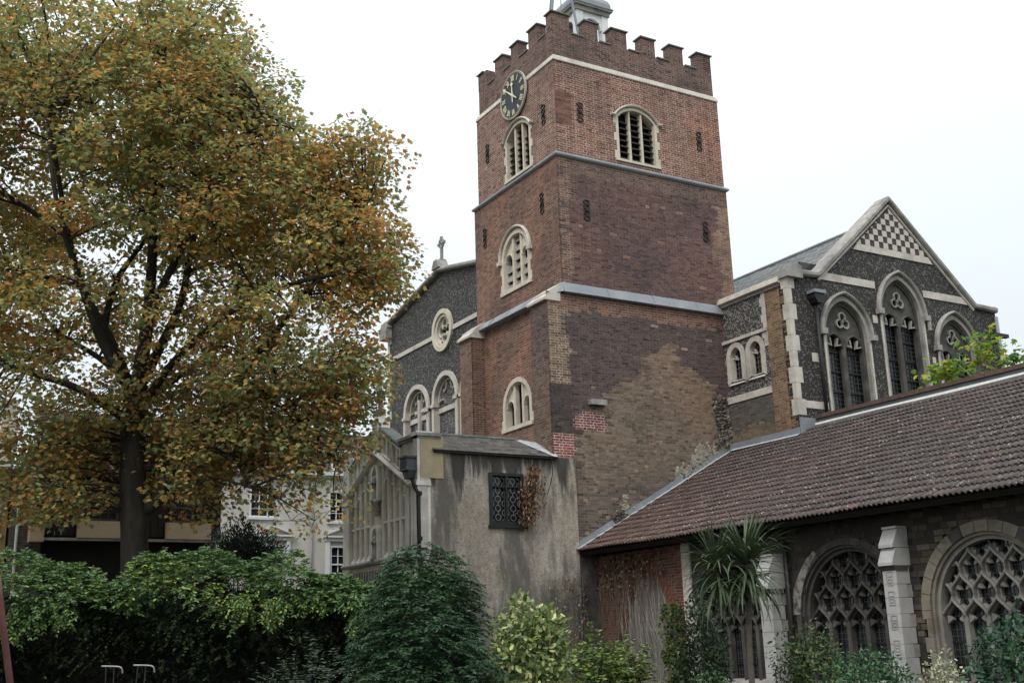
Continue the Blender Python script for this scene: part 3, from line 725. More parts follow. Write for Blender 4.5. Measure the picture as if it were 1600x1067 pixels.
def tri_area():
    while True:
        u, v = random.uniform(3.75, 6.0), random.uniform(5.8, 7.9)
        if v > roofline(u)+.05 and v < roofline(u)+.80-.28*abs(u-5)+.14*math.sin(u*7)+.08*math.sin(u*19): return u, v
pp = [(u, roofline(u)+.1) for u in (3.7, 4.6, 5.99)]+[(u, roofline(u)+.76-.28*abs(u-5)+.13*math.sin(u*7)+.08*math.sin(u*19)) for u in [5.98-.08*i for i in range(29)]]
MB().prism(SF, pp, -.03, .012).build('rubble_bed', mat('pale_rubble_mortar', (.40, .36, .29), (.24, .21, .165), scale=7, c3=(.12, .105, .085), s3=3, w3=.8, bump=.9, bscale=20, gritty=.25), T)
lumps(240, tri_area, None, T, 'torn_masonry', SF, size=(.08, .22), cols=((.36, .32, .26), (.27, .235, .185), (.42, .38, .31), (.10, .088, .07)), out_=.045)
def col_area():
    v = random.uniform(7.2, 8.75); c0 = 5.62+.08*math.sin(v*5); return random.uniform(c0-.2, c0+.32), v
lumps(260, col_area, None, T, 'torn_masonry', SF, cols=((.20, .17, .135), (.12, .10, .085), (.28, .25, .2), (.08, .07, .06)), out_=.12)
lumps(40, lambda: (random.gauss(1.85, .09), random.uniform(5.0, 5.6)), None, T, 'torn_masonry', SF, cols=((.36, .33, .27), (.25, .22, .18)), out_=.05)
lumps(60, lambda: (random.uniform(1.35, 1.85), random.uniform(4.75, 5.1)), None, T, 'torn_masonry', SF, cols=((.08, .072, .06), (.14, .125, .1)), out_=.1)

# ================================================================== CLOCK
K = thing('turret_clock', (-.06, 2.34, 18.84), 'round black clock with gold Roman numerals high on the west face of the tower', 'clock')
fk = Fr((-.0, 2.34, 18.84), (0, -1, 0), (0, 0, 1), (-1, 0, 0))   # u to the right as seen
circ = lambda r, n=48: [(r*math.cos(2*math.pi*i/n), r*math.sin(2*math.pi*i/n)) for i in range(n)]
MB().prism(fk, circ(.80), -.0, .05).build('dial', M['dial'], K)
MB().ring(fk, circ(.785), circ(.805), .0, .065, closed=True).build('rim', M['stone'], K)
MB().ring(fk, circ(.752), circ(.760), .05, .056, closed=True).build('minute_track', M['gold'], K)
NUM = ['XII', 'I', 'II', 'III', 'IIII', 'V', 'VI', 'VII', 'VIII', 'IX', 'X', 'XI']
for h, s in enumerate(NUM):
    th = R(90-30*h); cx, cy = .60*math.cos(th), .60*math.sin(th); ux, uy = math.sin(th), -math.cos(th); vx, vy = math.cos(th), math.sin(th)
    wd = {'I': .05, 'V': .10, 'X': .10}; tot = sum(wd[q] for q in s); x = -tot/2; mb = MB()
    def pt(a, b): return (cx+ux*a+vx*b, cy+uy*a+vy*b)
    for q in s:
        x0, x1 = x+.008, x+wd[q]-.008; xm = (x0+x1)/2; H = .10
        segs = {'I': [((xm, -H), (xm, H), .022)], 'V': [((x0, H), (xm, -H), .025), ((x1, H), (xm, -H), .017)], 'X': [((x0, H), (x1, -H), .025), ((x1, H), (x0, -H), .017)]}[q]
        for p0, p1, w in segs: mb.bar(fk, [pt(*p0), pt(*p1)], w, .05, .062)
        x += wd[q]
    mb.build('numeral', M['gold'], K)
def hand(ang, l1, l2, w, n):
    dx, dy = math.sin(R(ang)), math.cos(R(ang)); px, py = dy, -dx
    q = lambda a, b: (dx*a+px*b, dy*a+py*b)
    mb = MB(); mb.prism(fk, [q(-l2, -w*.5), q(-l2, w*.5), q(0, w*.8), q(l1*.72, w*.45), q(l1*.74, w*1.7), q(l1*.84, w*1.5), q(l1, 0), q(l1*.84, -w*1.5), q(l1*.74, -w*1.7), q(l1*.72, -w*.45), q(0, -w*.8)], n, n+.012)
    return mb
hand(-2, .47, .27, .042, .075).build('hour_hand', M['gold'], K); hand(-52, .69, .36, .034, .092).build('minute_hand', M['gold'], K)
MB().prism(fk, circ(.05, 12), .05, .11).build('hub', M['gold'], K)

# ================================================================== BELL TURRET AND FLAGPOLE on the tower roof
Q = thing('bell_turret', (3.02, 2.6, 19.65), 'small white timber bell turret with a grey lead dome standing on the tower roof', 'bell turret')
cx, cy = 3.02, 2.6; hw = .52
for sx in (-1, 1):
    for sy in (-1, 1):
        mb = MB(); mb.wbox((cx+sx*hw-.13, cy+sy*hw-.13, 19.65), (cx+sx*hw+.13, cy+sy*hw+.13, 22.455)); mb.build('post', M['white_paint'], Q)
for fr in (Fr((cx, cy-hw-.09, 0), (1, 0, 0), (0, 0, 1), (0, -1, 0)), Fr((cx, cy+hw+.09, 0), (1, 0, 0), (0, 0, 1), (0, 1, 0)), Fr((cx-hw-.09, cy, 0), (0, 1, 0), (0, 0, 1), (-1, 0, 0)), Fr((cx+hw+.09, cy, 0), (0, 1, 0), (0, 0, 1), (1, 0, 0))):
    op = arch(0, .34, 21.95, .32, 10); outer = [(-.43, 21.9)]+[(-.43+.86*i/(len(op)-1), 22.46) for i in range(len(op))]+[(.43, 21.9)]
    mb = MB(); mb.ring(fr, [(-.34, 21.9)]+op+[(.34, 21.9)], outer, -.08, 0); mb.build('arched_panel', M['white_paint'], Q)
    mb = MB(); mb.box(fr, -.42, .42, 20.5, 21.1, -.08, 0); mb.build('base_panel', M['white_paint'], Q)
mb = MB(); mb.wbox((cx-.78, cy-.78, 22.62), (cx+.78, cy+.78, 22.68)); mb.wbox((cx-.70, cy-.70, 22.46), (cx+.70, cy+.70, 22.618)); mb.build('cornice', M['stone_grey'], Q)
s2 = math.sqrt(2)
mb = MB(); mb.lathe((cx, cy, 22.68), [(.80*s2, 0), (.81*s2, .04), (.74*s2, .10), (.73*s2, .24), (.68*s2, .38), (.58*s2, .50), (.43*s2, .60), (.26*s2, .67), (.12*s2, .85), (.06, 1.3)], 4, rot=math.pi/4); mb.build('lead_dome', M['lead'], Q)
mb = MB(); mb.lathe((cx, cy, 21.35), [(.36, 0), (.33, .06), (.25, .25), (.2, .5), (.12, .6), (.03, .64)], 16); mb.tube([(cx, cy, 21.95), (cx, cy, 22.6)], .03); mb.build('bell', M['iron'], Q, smooth=True)
Fp = thing('flagpole', (1.1, 1.0, 19.65), 'grey metal flagpole with raking legs at the corner of the tower roof', 'flagpole')
MB().tube([(1.1, 1.0, 19.65), (1.1, 1.0, 27)], .018, 8).build('pole', M['lead'], Fp)
for a in ((.47, .9, 19.65), (1.78, .8, 19.65), (1.1, 2.2, 19.65)): MB().tube([a, (1.1, 1.0, 24.5)], .045, 8).build('leg', M['lead'], Fp)
# ================================================================== PORCH BUILDING (rendered front, white gothic gable to the west)
PX = -4.70
P_ = thing('porch_building', (-2.6, 2.5, 0), 'low porch building with stained grey render front and pale carved gothic gable', 'porch')
# rendered front wall: from the corner to the tower, with a window hole
fP = south(.0)
win = [(-2.63, 4.65), (-1.60, 4.65), (-1.60, 6.02), (-2.63, 6.02)]
mb = MB(); mb.panel(Fr((0, -.025, 0), (1, 0, 0), (0, 0, 1), (0, -1, 0)), [(PX, 0), (.165, 0), (.165, 6.545), (-.58, 6.56), (PX, 6.60)], [win], 0, .26); mb.build('rendered_wall', M['render'], P_)
mb = MB(); mb.box(fP, PX+.012, -4.02, 5.82, 6.93, -.2, .045); mb.build('ochre_patch', mat('yellowed_render', (.46, .37, .225), (.38, .31, .20), scale=4, c3=(.26, .23, .17), s3=1.2, w3=.5, bump=.3), P_)
mb = MB(); mb.box(fP, PX+.01, PX+.22, 2.5, 5.82, -.2, .043); mb.build('corner_strip', M['stone'], P_)
mb = MB(); mb.wbox((PX+.3, .3, 0), (-.1, 4.9, 6.3)); mb.build('inner_mass', M['dark'], P_)
# slate lean-to roof
th = math.atan2(.57, .93); fsl = Fr((0, -.13, 6.57), (1, 0, 0), (0, math.cos(th), math.sin(th)), (0, -math.sin(th), math.cos(th)))
slc = lambda u, v: ((.10, .088, .08), (.05, .045, .042))
SL = Bricks(); SL.wall(fsl, -4.34, -.56, 0, 1.09, slc, lambda u, v: u < -4.34+v*.42-.0 or u > -.56-v*.62, gauge=.155, L=.24, J=.006, back=.012, proud=.004, bond='slate')
SL.build(P_, M['slate'], None, 'slate_courses', split=300, pname='slate')
mb = MB(); mb.add([fsl.p(-4.34, 0, -.015), fsl.p(-.55, 0, -.015), fsl.p(-1.22, 1.1, -.015), fsl.p(-3.88, 1.1, -.015), fsl.p(-4.34, 0, -.05), fsl.p(-.55, 0, -.05)], [(0, 1, 2, 3), (0, 1, 5, 4)]); mb.build('roof_bed', M['soffit'], P_)
mb = MB(); mb.tube([fsl.p(-3.9, 1.11, .0), fsl.p(-1.2, 1.11, 0)], .05, 8); mb.build('ridge_roll', M['coping'], P_)
mb = MB(); mb.add([fsl.p(-.50, -.03, .012), fsl.p(-.62, -.03, .012), fsl.p(-1.36, 1.12, .012), fsl.p(-1.14, 1.12, .012), (-.1, .35, 6.7), (-.1, .9, 7.1)], [(0, 1, 2, 3), (0, 3, 5, 4)]); mb.build('hip_flashing', M['lead_white'], P_)
mb = MB(); mb.box(fP, -4.3, -.5, 6.50, 6.545, .02, .12); mb.build('gutter', M['soffit'], P_)
mb = MB(); mb.wbox((-3.9, .86, 6.5), (-.1, 5.0, 6.95)); mb.build('flat_roof', M['lead'], P_)
# lattice window
w = link('window', None, P_); ORG[w.name] = ORG[P_.name]
fw_ = Fr((0, -.025, 0), (1, 0, 0), (0, 0, 1), (0, -1, 0))
MB().ring(fw_, [(-2.56, 4.74), (-1.67, 4.74), (-1.67, 5.97), (-2.56, 5.97)], [(-2.66, 4.64), (-1.58, 4.64), (-1.58, 6.05), (-2.66, 6.05)], -.12, .03, closed=True).build('frame', M['iron'], w)
MB().box(fw_, -2.70, -1.55, 4.57, 4.645, -.05, .09).build('sill', M['iron'], w)
MB().box(fw_, -2.145, -2.095, 4.74, 5.97, -.10, .02).build('mullion', M['iron'], w); MB().box(fw_, -2.56, -1.67, 5.66, 5.70, -.10, .01).build('transom', M['iron'], w)
MB().box(fw_, -2.6, -1.62, 4.7, 6.0, -.16, -.13).build('glass', M['glass'], w)
g_ = MB()
for u0, u1 in ((-2.56, -2.145), (-2.095, -1.67)):
    n = 3; sx = (u1-u0)/2
    for r in range(6):
        for q in range(3):
            cx, cz = u0+sx*q, 4.74+.245*r+(.12 if q % 2 else 0)
            pts = [(cx+.085*math.cos(R(22.5+45*i))*1.0, cz+.085*math.sin(R(22.5+45*i))) for i in range(8)]
            pts = [(min(u1, max(u0, a)), min(5.97, max(4.74, b))) for a, b in pts]
            g_.bar(fw_, pts, .014, -.08, -.055, closed=True)
            if u0 <= cx <= u1 and cz+.085 < 5.9: g_.bar(fw_, [(cx, cz+.085), (cx, cz+.16)], .012, -.08, -.055)
g_.build('lattice', M['galv'], w)
# west gable of carved stone
fG = west(PX)
ridge = lambda y: 6.90-abs(y-2.72)*(.50 if y > 2.72 else .53)   # string course
cop = lambda y: ridge(y)+.78
wall = [(0.0, 0), (5.0, 0), (5.0, 6.0), (2.72, 7.05), (0.0, 6.0)]
mb = MB(); mb.panel(Fr((PX+.06, 0, 0), (0, 1, 0), (0, 0, 1), (-1, 0, 0)), wall, (), 0, .3); mb.build('panelled_wall', M['stone_fill'], P_)
mb = MB(); mb.wbox((PX+.06, 5.0, 0), (PX+4.5, 5.06, 6.1)); mb.build('north_wall', M['stone_grey'], P_)
# raking string and parapet
mb = MB(); mb.bar(fG, [(5.10, 5.66), (4.98, 5.76), (2.72, 6.88), (.42, 5.70), (.05, 5.70)], .15, -.1, .14, .06); mb.build('raking_moulding', M['stone_white'], P_)
mb = MB(); mb.prism(fG, [(5.0, 5.85), (5.0, 7.0), (4.55, 7.0), (4.45, 6.72), (3.2, 7.4), (3.0, 7.55), (2.72, 7.86), (2.44, 7.55), (2.25, 7.38), (1.25, 6.86), (1.2, 6.9), (0.0, 6.9), (0, 5.8), (.42, 5.8), (2.72, 6.95)], -.28, -.02); mb.build('parapet', M['stone_white'], P_)
# sunk parapet panels
for (a, b, lo, hi) in ((4.35, 3.75, .12, .68), (3.65, 3.10, .12, .70), (2.25, 1.72, .12, .68), (1.62, 1.10, .12, .70)):
    q = [(a, ridge(a)+lo), (b, ridge(b)+lo), (b, ridge(b)+hi-.02), (a, ridge(a)+hi-.02)]
    MB().bar(fG, q, .07, -.03, .06, .02, closed=True).build('parapet_panel', M['stone_white'], P_)
    MB().bar(fG, [((a+b)/2, ridge((a+b)/2)+lo), ((a+b)/2, ridge((a+b)/2)+hi-.04)], .04, -.03, .03).build('panel_rib', M['stone_white'], P_)
mb = MB(); mb.bar(fG, [(4.5, 6.74), (3.05, 7.52)], .10, -.32, .08, .03); mb.bar(fG, [(2.40, 7.52), (1.1, 6.84)], .10, -.32, .08, .03); mb.build('parapet_coping', M['coping'], P_)
# apex pinnacle with a wheel cross
pn = MB(); pn.wbox((PX-.08, 2.55, 6.95), (PX+.28, 2.89, 7.72)); pn.lathe((PX+.1, 2.72, 7.72), [(.28, 0), (.2, .12), (.1, .35), (.08, .42)], 4, rot=math.pi/4); pn.build('apex_pinnacle', M['stone_white'], P_)
def wheel_cross(fr, u, v, h, parent, material):
    mb = MB(); mb.bar(fr, [(u, v), (u, v+h)], .10, -.05, .05, .015); cz = v+h-.26
    mb.bar(fr, [(u-.26, cz), (u+.26, cz)], .10, -.05, .05, .015)
    mb.bar(fr, [(u+.17*math.cos(2*math.pi*i/20), cz+.17*math.sin(2*math.pi*i/20)) for i in range(20)], .06, -.035, .035, closed=True)
    mb.box(fr, u-.12, u+.12, v-.05, v+.08, -.12, .12); mb.build('wheel_cross', material, parent)
wheel_cross(Fr((PX+.1, 0, 0), (0, 1, 0), (0, 0, 1), (-1, 0, 0)), 2.72, 8.05, .72, P_, M['stone_grey'])
# corner piers
for (a, b, zt) in ((4.62, 5.05, 7.12), (-.03, .22, 6.92)):
    mb = MB(); mb.box(fG, a, b, 0, zt, -.3, .07); mb.box(fG, a-.04, b+.04, 5.62, 5.74, -.3, .12); mb.box(fG, a-.05, b+.05, zt, zt+.12, -.34, .13); mb.build('corner_pier', M['stone_white'], P_)
mb = MB(); mb.box(fG, -.10, 1.16, 6.92, 7.0, -.62, .12); mb.box(fG, -.06, 1.12, 6.86, 6.918, -.6, .07); mb.build('cornice', M['stone_grey'], P_)
for y in (.36, .62): MB().tube([(PX-.03, y, 3.9), (PX-.03, y, 5.62)], .055, 8).build('shaft', M['stone_white'], P_)
# blind tracery
ribs = [.80, 1.15, 1.52, 1.90, 2.28, 3.14, 3.50, 3.86, 4.22]
for y in ribs:
    t = ridge(y)-.16; MB().bar(fG, [(y, 3.95), (y, t)], .085, -.07, .045, .03).build('tracery_rib', M['stone_white'], P_)
allr = [.45]+ribs+[4.58]
for a, b in zip(allr[:-1], allr[1:]):
    if b-a > .5: continue
    mid = (a+b)/2; t = min(ridge(a), ridge(b))-.42; h = (b-a)/2-.03
    pts = arch(mid, h, t-.16, h*1.35, 5); MB().bar(fG, pts, .045, -.07, .02, .015).build('tracery_head', M['stone_white'], P_)
    MB().bar(fG, [(mid, t+.1), (mid, t+.3)], .04, -.07, .0).build('tracery_finial', M['stone_white'], P_)
    MB().box(fG, a+.045, b-.045, 4.86, 4.92, -.07, .015).build('tracery_transom', M['stone_white'], P_)
    MB().prism(Fr((PX, 0, 0), (-1, 0, 0), (0, 0, 1), (0, 1, 0)), [(-.07, 3.90), (.06, 3.90), (-.06, 4.1)], a+.04, b-.04).build('sloping_sill', M['stone_white'], P_)
mb = MB(); mb.bar(fG, [(.0, 3.86), (5.0, 3.86)], .13, -.1, .16, .05); mb.build('sill_string', M['stone_grey'], P_)
mb = MB(); mb.bar(fG, [(.0, 3.2), (5.0, 3.2)], .10, -.1, .10, .04)
for k in range(24): mb.box(fG, .35+k*.19, .45+k*.19, 3.35, 3.65, -.08, .03)
mb.build('balustrade', M['stone_grey'], P_)
# carved niches with statues
def niche(v0, h, name):
    n_ = link(name, None, P_); ORG[n_.name] = ORG[P_.name]
    MB().ring(fG, opening(2.71, .16, v0, v0+h*.72, .22, 8), [(x+(.07 if x > 2.71 else -.07), y+(.06 if y > v0+.1 else -.02)) for x, y in opening(2.71, .17, v0, v0+h*.72, .25, 8)], -.07, .10).build('niche_frame', M['stone_white'], n_)
    MB().lathe((PX-.05, 2.71, v0-.16), [(.05, 0), (.10, .05), (.16, .12), (.17, .16)], 8).build('bracket', M['stone_grey'], n_)
    s_ = MB(); s_.lathe((PX-.03, 2.71, v0), [(.13, 0), (.14, .1), (.115, h*.3), (.10, h*.45), (.135, h*.58), (.15, h*.66), (.09, h*.72), (.05, h*.74), (.075, h*.78), (.085, h*.83), (.06, h*.89), (.01, h*.91)], 10, sx=.8)
    s_.tube([(PX-.03, 2.57, v0+h*.66), (PX-.12, 2.60, v0+h*.5), (PX-.16, 2.70, v0+h*.52)], [.04, .036, .028], 6); s_.tube([(PX-.03, 2.85, v0+h*.66), (PX-.12, 2.82, v0+h*.5), (PX-.16, 2.72, v0+h*.5)], [.04, .036, .028], 6)
    s_.build('statue', M['stone_grey'], n_, smooth=True)
niche(5.55, .95, 'statue_niche'); niche(3.95, .85, 'statue_niche')
for v0 in (5.1, 5.3): 
    MB().lathe((PX-.02, 2.71, v0), [(.02, 0), (.09, .08), (.06, .14), (.10, .2), (.03, .26)], 7).build('carved_knop', M['stone_grey'], P_)
# rainwater hopper and pipe on the corner
rp = link('rainwater_pipe', None, P_); ORG[rp.name] = ORG[P_.name]
mb = MB(); mb.box(fG, .02, .42, 6.02, 6.34, .03, .36); mb.box(fG, -.02, .46, 6.34, 6.39, .0, .40); mb.prism(fG, [(.02, 6.02), (.42, 6.02), (.28, 5.80), (.14, 5.80)], .06, .30)
for k in range(3): mb.box(fG, .08+.12*k, .13+.12*k, 6.10, 6.26, .36, .38)
mb.build('hopper', mat('painted_lead_hopper', (.05, .055, .07), (.09, .095, .105), scale=5, c3=(.17, .17, .17), s3=3, w3=.5, rough=.6), rp)
mb = MB(); mb.tube([(PX-.15, .12, 5.82), (PX-.13, .04, 5.6), (PX-.07, -.06, 5.4), (PX-.05, -.09, 2.2)], .055, 8); mb.build('downpipe', M['iron'], rp, smooth=True)
for z in (5.35, 4.2, 3.7): MB().tube([(PX-.05, -.09, z), (PX-.05, -.09, z+.10)], .075, 8).build('pipe_collar', M['iron'], rp)
MB().tube([(PX-.20, -.09, 4.0), (PX+.16, -.09, 4.0)], .03, 6).build('pipe_branch', M['iron'], rp)

# ================================================================== WEST FRONT (flint gable behind the tower)
Wg = thing('nave_west_front', (.6, 9.2, 0), 'dark flint west gable with rose window and stone cross behind the tower', 'church front')
XG = .6; fW_ = west(XG); ap = (9.0, 14.95); lf = (13.72, 13.98); rg = (4.9, 14.28)
rose = [(8.86+.56*math.cos(2*math.pi*i/28), 12.62+.60*math.sin(2*math.pi*i/28)) for i in range(28)]
a1 = opening(11.1, .92, 7.0, 10.0, .88, 10); a2 = opening(8.74, .84, 7.0, 10.05, .86, 10); a3 = opening(6.55, .84, 7.0, 10.05, .86, 10)
mb = MB(); mb.panel(fW_, [(4.0, 6.0), (13.72, 6.0), (13.72, 13.9), ap, (4.0, 13.9)], [rose, a1, a2, a3], 0, .22); mb.build('flint_wall', M['flint'], Wg)
mb = MB(); mb.wbox((XG+.02, 4.0, 0), (XG+.5, 13.7, 5.99)); mb.wbox((XG+.02, 13.55, 5.99), (XG+6, 13.72, 13.8)); mb.build('lower_wall', M['flint'], Wg)
mb = MB(); mb.box(fW_, 4.0, 13.65, 6.0, 10.96, -.40, -.16); mb.build('recessed_flint', M['flint_pale'], Wg)
mb = MB(); mb.box(fW_, 8.1, 9.6, 11.9, 13.4, -.34, -.22); mb.build('rose_glass', M['glass'], Wg)
mb = MB(); th = .22
mb.bar(fW_, [(13.95, 13.93), (13.60, 14.02), ap, (4.2, 13.98)], .17, -.4, .20, .05); mb.build('gable_coping', M['stone_grey'], Wg)
mb = MB(); mb.box(fW_, 13.35, 14.0, 13.42, 13.86, -.5, .26); mb.prism(fW_, [(13.3, 13.86), (14.05, 13.86), (13.9, 14.08), (13.4, 14.12)], -.5, .22); mb.build('kneeler', M['stone_grey'], Wg)
for a, b in ((13.7, 9.66), (8.05, 4.0)): MB().box(fW_, b, a, 12.44, 12.60, -.1, .05).build('stone_band', M['stone'], Wg)
circle = lambda c, r, n=28: [(c[0]+r*math.cos(2*math.pi*i/n), c[1]+r*math.sin(2*math.pi*i/n)) for i in range(n)]
rw = link('rose_window', None, Wg); ORG[rw.name] = ORG[Wg.name]; RC = (8.86, 12.62)
MB().ring(fW_, circle(RC, .62), circle(RC, .79), -.2, .09, closed=True).build('outer_ring', M['stone_clean'], rw)
MB().ring(fW_, circle(RC, .50), circle(RC, .62), -.2, .03, closed=True).build('inner_ring', M['stone_clean'], rw)
q4 = MB()
for k in range(4):
    t = math.pi/4+k*math.pi/2+math.pi/4; c_ = (RC[0]+.24*math.cos(t), RC[1]+.24*math.sin(t))
    q4.bar(fW_, [(c_[0]+.21*math.cos(t+R(s)), c_[1]+.21*math.sin(t+R(s))) for s in range(-140, 141, 28)], .07, -.2, -.04, .02)
    q4.bar(fW_, [(RC[0]+.42*math.cos(t+math.pi/4), RC[1]+.42*math.sin(t+math.pi/4)), (RC[0]+.52*math.cos(t+math.pi/4), RC[1]+.52*math.sin(t+math.pi/4))], .16, -.2, -.05)
q4.build('quatrefoil_tracery', M['stone'], rw)
for k, (uc, a, vs, rise) in enumerate(((11.1, .92, 10.0, .88), (8.74, .84, 10.05, .86), (6.55, .84, 10.05, .86))):
    aw = link('blind_arch', None, Wg); ORG[aw.name] = ORG[Wg.name]
    inn = opening(uc, a-.02, 7.0, vs, rise, 10); o_ = [(uc-a-.17, 7.0)]+arch(uc, a+.17, vs, rise+.17, 10)+[(uc+a+.17, 7.0)]
    MB().ring(fW_, inn, o_, -.2, .08).build('arch_ring', M['stone'], aw)
    MB().bar(fW_, arch(uc, a-.1, vs, rise-.1, 10), .06, -.2, -.06, .02).build('inner_moulding', M['stone'], aw)
    MB().box(fW_, uc-a, uc+a, 9.66, 9.84, -.2, -.10).build('transom_band', M['stone'], aw)
    for s_ in (-1, 1):
        MB().box(fW_, uc+s_*(a+.04)-.13, uc+s_*(a+.04)+.13, vs-.16, vs-.04, -.1, .13).build('capital', M['stone'], aw)
        c_ = MB(); c_.bar(fW_, [(uc+s_*(a-.05), vs+.05), (uc+s_*.45, vs+.1), (uc+s_*.32, vs+.02), (uc+s_*.28, vs-.1)], .07, -.2, -.1)
        c_.bar(fW_, [(uc+s_*.12, vs+rise-.08), (uc+s_*.22, vs+.42), (uc+s_*.36, vs+.34), (uc+s_*.42, vs+.44)], .07, -.2, -.1); c_.build('cusping', M['stone_grey'], aw)
mb = MB(); mb.box(fW_, 10.96, 11.12, 7.0, 10.45, -.2, -.02); mb.box(fW_, 10.60, 11.5, 9.98, 10.1, -.2, -.08); mb.build('stone_mullion', M['stone'], Wg)
mb = MB(); mb.box(fW_, 10.3, 11.9, 7.4, 9.55, -.15, -.12); mb.build('dark_light', M['glass'], Wg)
z = 7.5; k = 0
while z < 13.3:
    MB().box(fW_, 13.72-(.32 if k % 2 else .18), 13.73, z, z+.34, -.2, .012).build('quoin', M['stone'], Wg); z += .38; k += 1
wheel_cross(Fr((XG+.05, 0, 0), (0, 1, 0), (0, 0, 1), (-1, 0, 0)), 9.0, 15.28, .98, Wg, M['stone_grey'])
mb = MB(); mb.prism(fW_, [(8.7, 14.98), (9.3, 14.98), (9.12, 15.3), (8.88, 15.3)], -.2, .24); mb.build('cross_base', M['stone_grey'], Wg)
mb = MB(); mb.add([(XG+.3, 13.8, 13.85), (XG+.3, 9.0, 14.8), (XG+.3, 4.2, 13.85), (XG+9, 13.8, 13.85), (XG+9, 9.0, 14.8), (XG+9, 4.2, 13.85)], [(0, 1, 4, 3), (1, 2, 5, 4), (0, 2, 1)]); mb.build('nave_roof', M['lead'], Wg)

# ================================================================== TRANSEPT (flint gable on the right)
G = thing('transept', (10.8, -2.9, 0), 'flint transept with chequered gable and pointed windows to the right of the tower', 'church transept')
XS, YT = 6.0, -2.99; fT = south(YT); fX = west(XS)
def lancets(n): pass
W_T = [(8.30, .96, 7.0, 10.35, 1.18), (10.86, .97, 7.0, 11.28, 1.28), (13.30, .92, 7.0, 10.35, 1.16)]
holes = [opening(*q, 12) for q in W_T]
outl = [(XS, 0), (15.5, 0), (15.5, 11.85), (14.36, 11.85), (10.80, 14.98), (7.22, 11.95), (XS, 11.95)]
mb = MB(); mb.panel(fT, outl, holes, 0, .34); mb.build('flint_wall', M['flint'], G)
mb = MB(); mb.box(fT, 7.0, 14.5, 7.0, 12.6, -.42, -.36); mb.build('window_glass', M['glass'], G)
mb = MB(); mb.wbox((15.2, YT+.1, 0), (15.48, 8, 11.9)); mb.build('east_wall', M['stone_grey'], G)
def flank(mb_, y0, y1, z0, z1, n=0): mb_.box(fX, y0, y1, z0, z1, -.3, n)
lh = [opening(-.53, .31, 9.22, 9.98, .34, 8), opening(-1.42, .30, 9.22, 9.98, .34, 8)]
mb = MB(); mb.panel(fX, [(-2.0, 8.76), (.2, 8.76), (.2, 11.8), (-2.0, 11.8)], lh, 0, .25); mb.build('flint_panel', M['flint_pale'], G)
mb = MB(); mb.box(fX, -1.95, .15, 9.1, 10.5, -.3, -.24); mb.build('lancet_glass', M['glass'], G)
BB = Bricks()
BB.wall(fX, -2.0, .1, 6.7, 8.55, lambda u, v: ((.105, .092, .08), (.15, .14, .12)) if v > 7.6+random.uniform(-.2, .2)-u*.1 else ((.175, .125, .085), (.21, .18, .13)))
BB.wall(fX, -2.94, -2.0, 6.7, 11.72, lambda u, v: (j((.235, .145, .085), (.19, .12, .08), .5+.5*math.sin(v*2.3+u*3)), (.33, .27, .19)))
BB.build(G, M['brick'], M['mortar'])
st = M['stone']
for a, b, c, d in ((-1.98, .1, 8.552, 8.758),): MB().box(fX, a, b, c, d, -.05, .035).build('stone_band', st, G)
MB().box(fX, -2.02, .12, 10.46, 10.56, -.05, .06).build('label_mould', st, G)
for uc in (-.53, -1.42):
    lw_ = link('lancet_window', None, G); ORG[lw_.name] = ORG[G.name]
    MB().ring(fX, opening(uc, .24, 9.24, 9.98, .30, 8), opening(uc, .43, 9.14, 9.98, .47, 8), -.2, .02).build('surround', st, lw_)
    MB().prism(Fr((XS, 0, 0), (-1, 0, 0), (0, 0, 1), (0, 1, 0)), [(-.2, 9.10), (.07, 9.10), (-.12, 9.28)], uc-.36, uc+.36).build('sill', st, lw_)
    b_ = MB()
    for k in (-1, 0, 1): b_.bar(fX, [(uc+k*.11, 9.25), (uc+k*.11, 10.2)], .014, -.2, -.18)
    for k in range(6): b_.bar(fX, [(uc-.24, 9.35+k*.15), (uc+.24, 9.35+k*.15)], .014, -.2, -.18)
    b_.build('glazing_bars', M['galv'], lw_)
    for s_ in (-1, 1): MB().bar(fX, [(uc+s_*.24, 9.98), (uc+s_*.08, 9.92), (uc+s_*.14, 10.06)], .04, -.2, -.1).build('cusp', st, lw_)
for k in range(9):   # quoins of the corner and beside the brick pier
    z = 7.7+k*.48; wd = (.24, .15)[k % 2]
    MB().wbox((XS-.012, YT-.012, z), (XS+(.30, .17)[k % 2], YT+wd, z+.472)).build('quoin', M['stone'], G)
for k in range(7):
    z = 10.0+k*.25; MB().box(fX, -2.02-.0, -1.86-(.0, -.07)[k % 2], z, z+.245, -.05, .012).build('quoin', M['stone'], G)
# copings
def rake(pts, w, n0, n1, name, material): MB().bar(fT, pts, w, n0, n1, .05).build(name, material, G)
rake([(6.02, 12.02), (7.28, 12.10), (10.80, 15.16), (14.42, 11.98), (15.5, 11.95)], .20, -.45, .14, 'gable_coping', M['stone_grey'])
MB().bar(fT, [(7.30, 11.94), (10.80, 14.94), (14.36, 11.83)], .09, -.1, .07, .03).build('under_moulding', M['stone'], G)
mb = MB(); mb.prism(fT, [(5.92, 11.86), (6.55, 11.86), (6.55, 12.22), (6.42, 12.30), (5.92, 12.10)], -.5, .16); mb.build('kneeler', M['stone_grey'], G)
mb = MB(); mb.prism(Fr((0, 0, 0), (1, 0, 0), (0, 0, 1), (0, -1, 0)), [(5.86, 11.78), (6.1, 11.70), (6.1, 12.0), (5.92, 11.96)], -.25, 2.75); mb.build('eaves_coping', M['stone'], G)
mb = MB(); mb.bar(fX, [(.2, 11.70), (-2.7, 11.70)], .07, -.1, .05); mb.build('eaves_moulding', M['stone_grey'], G)
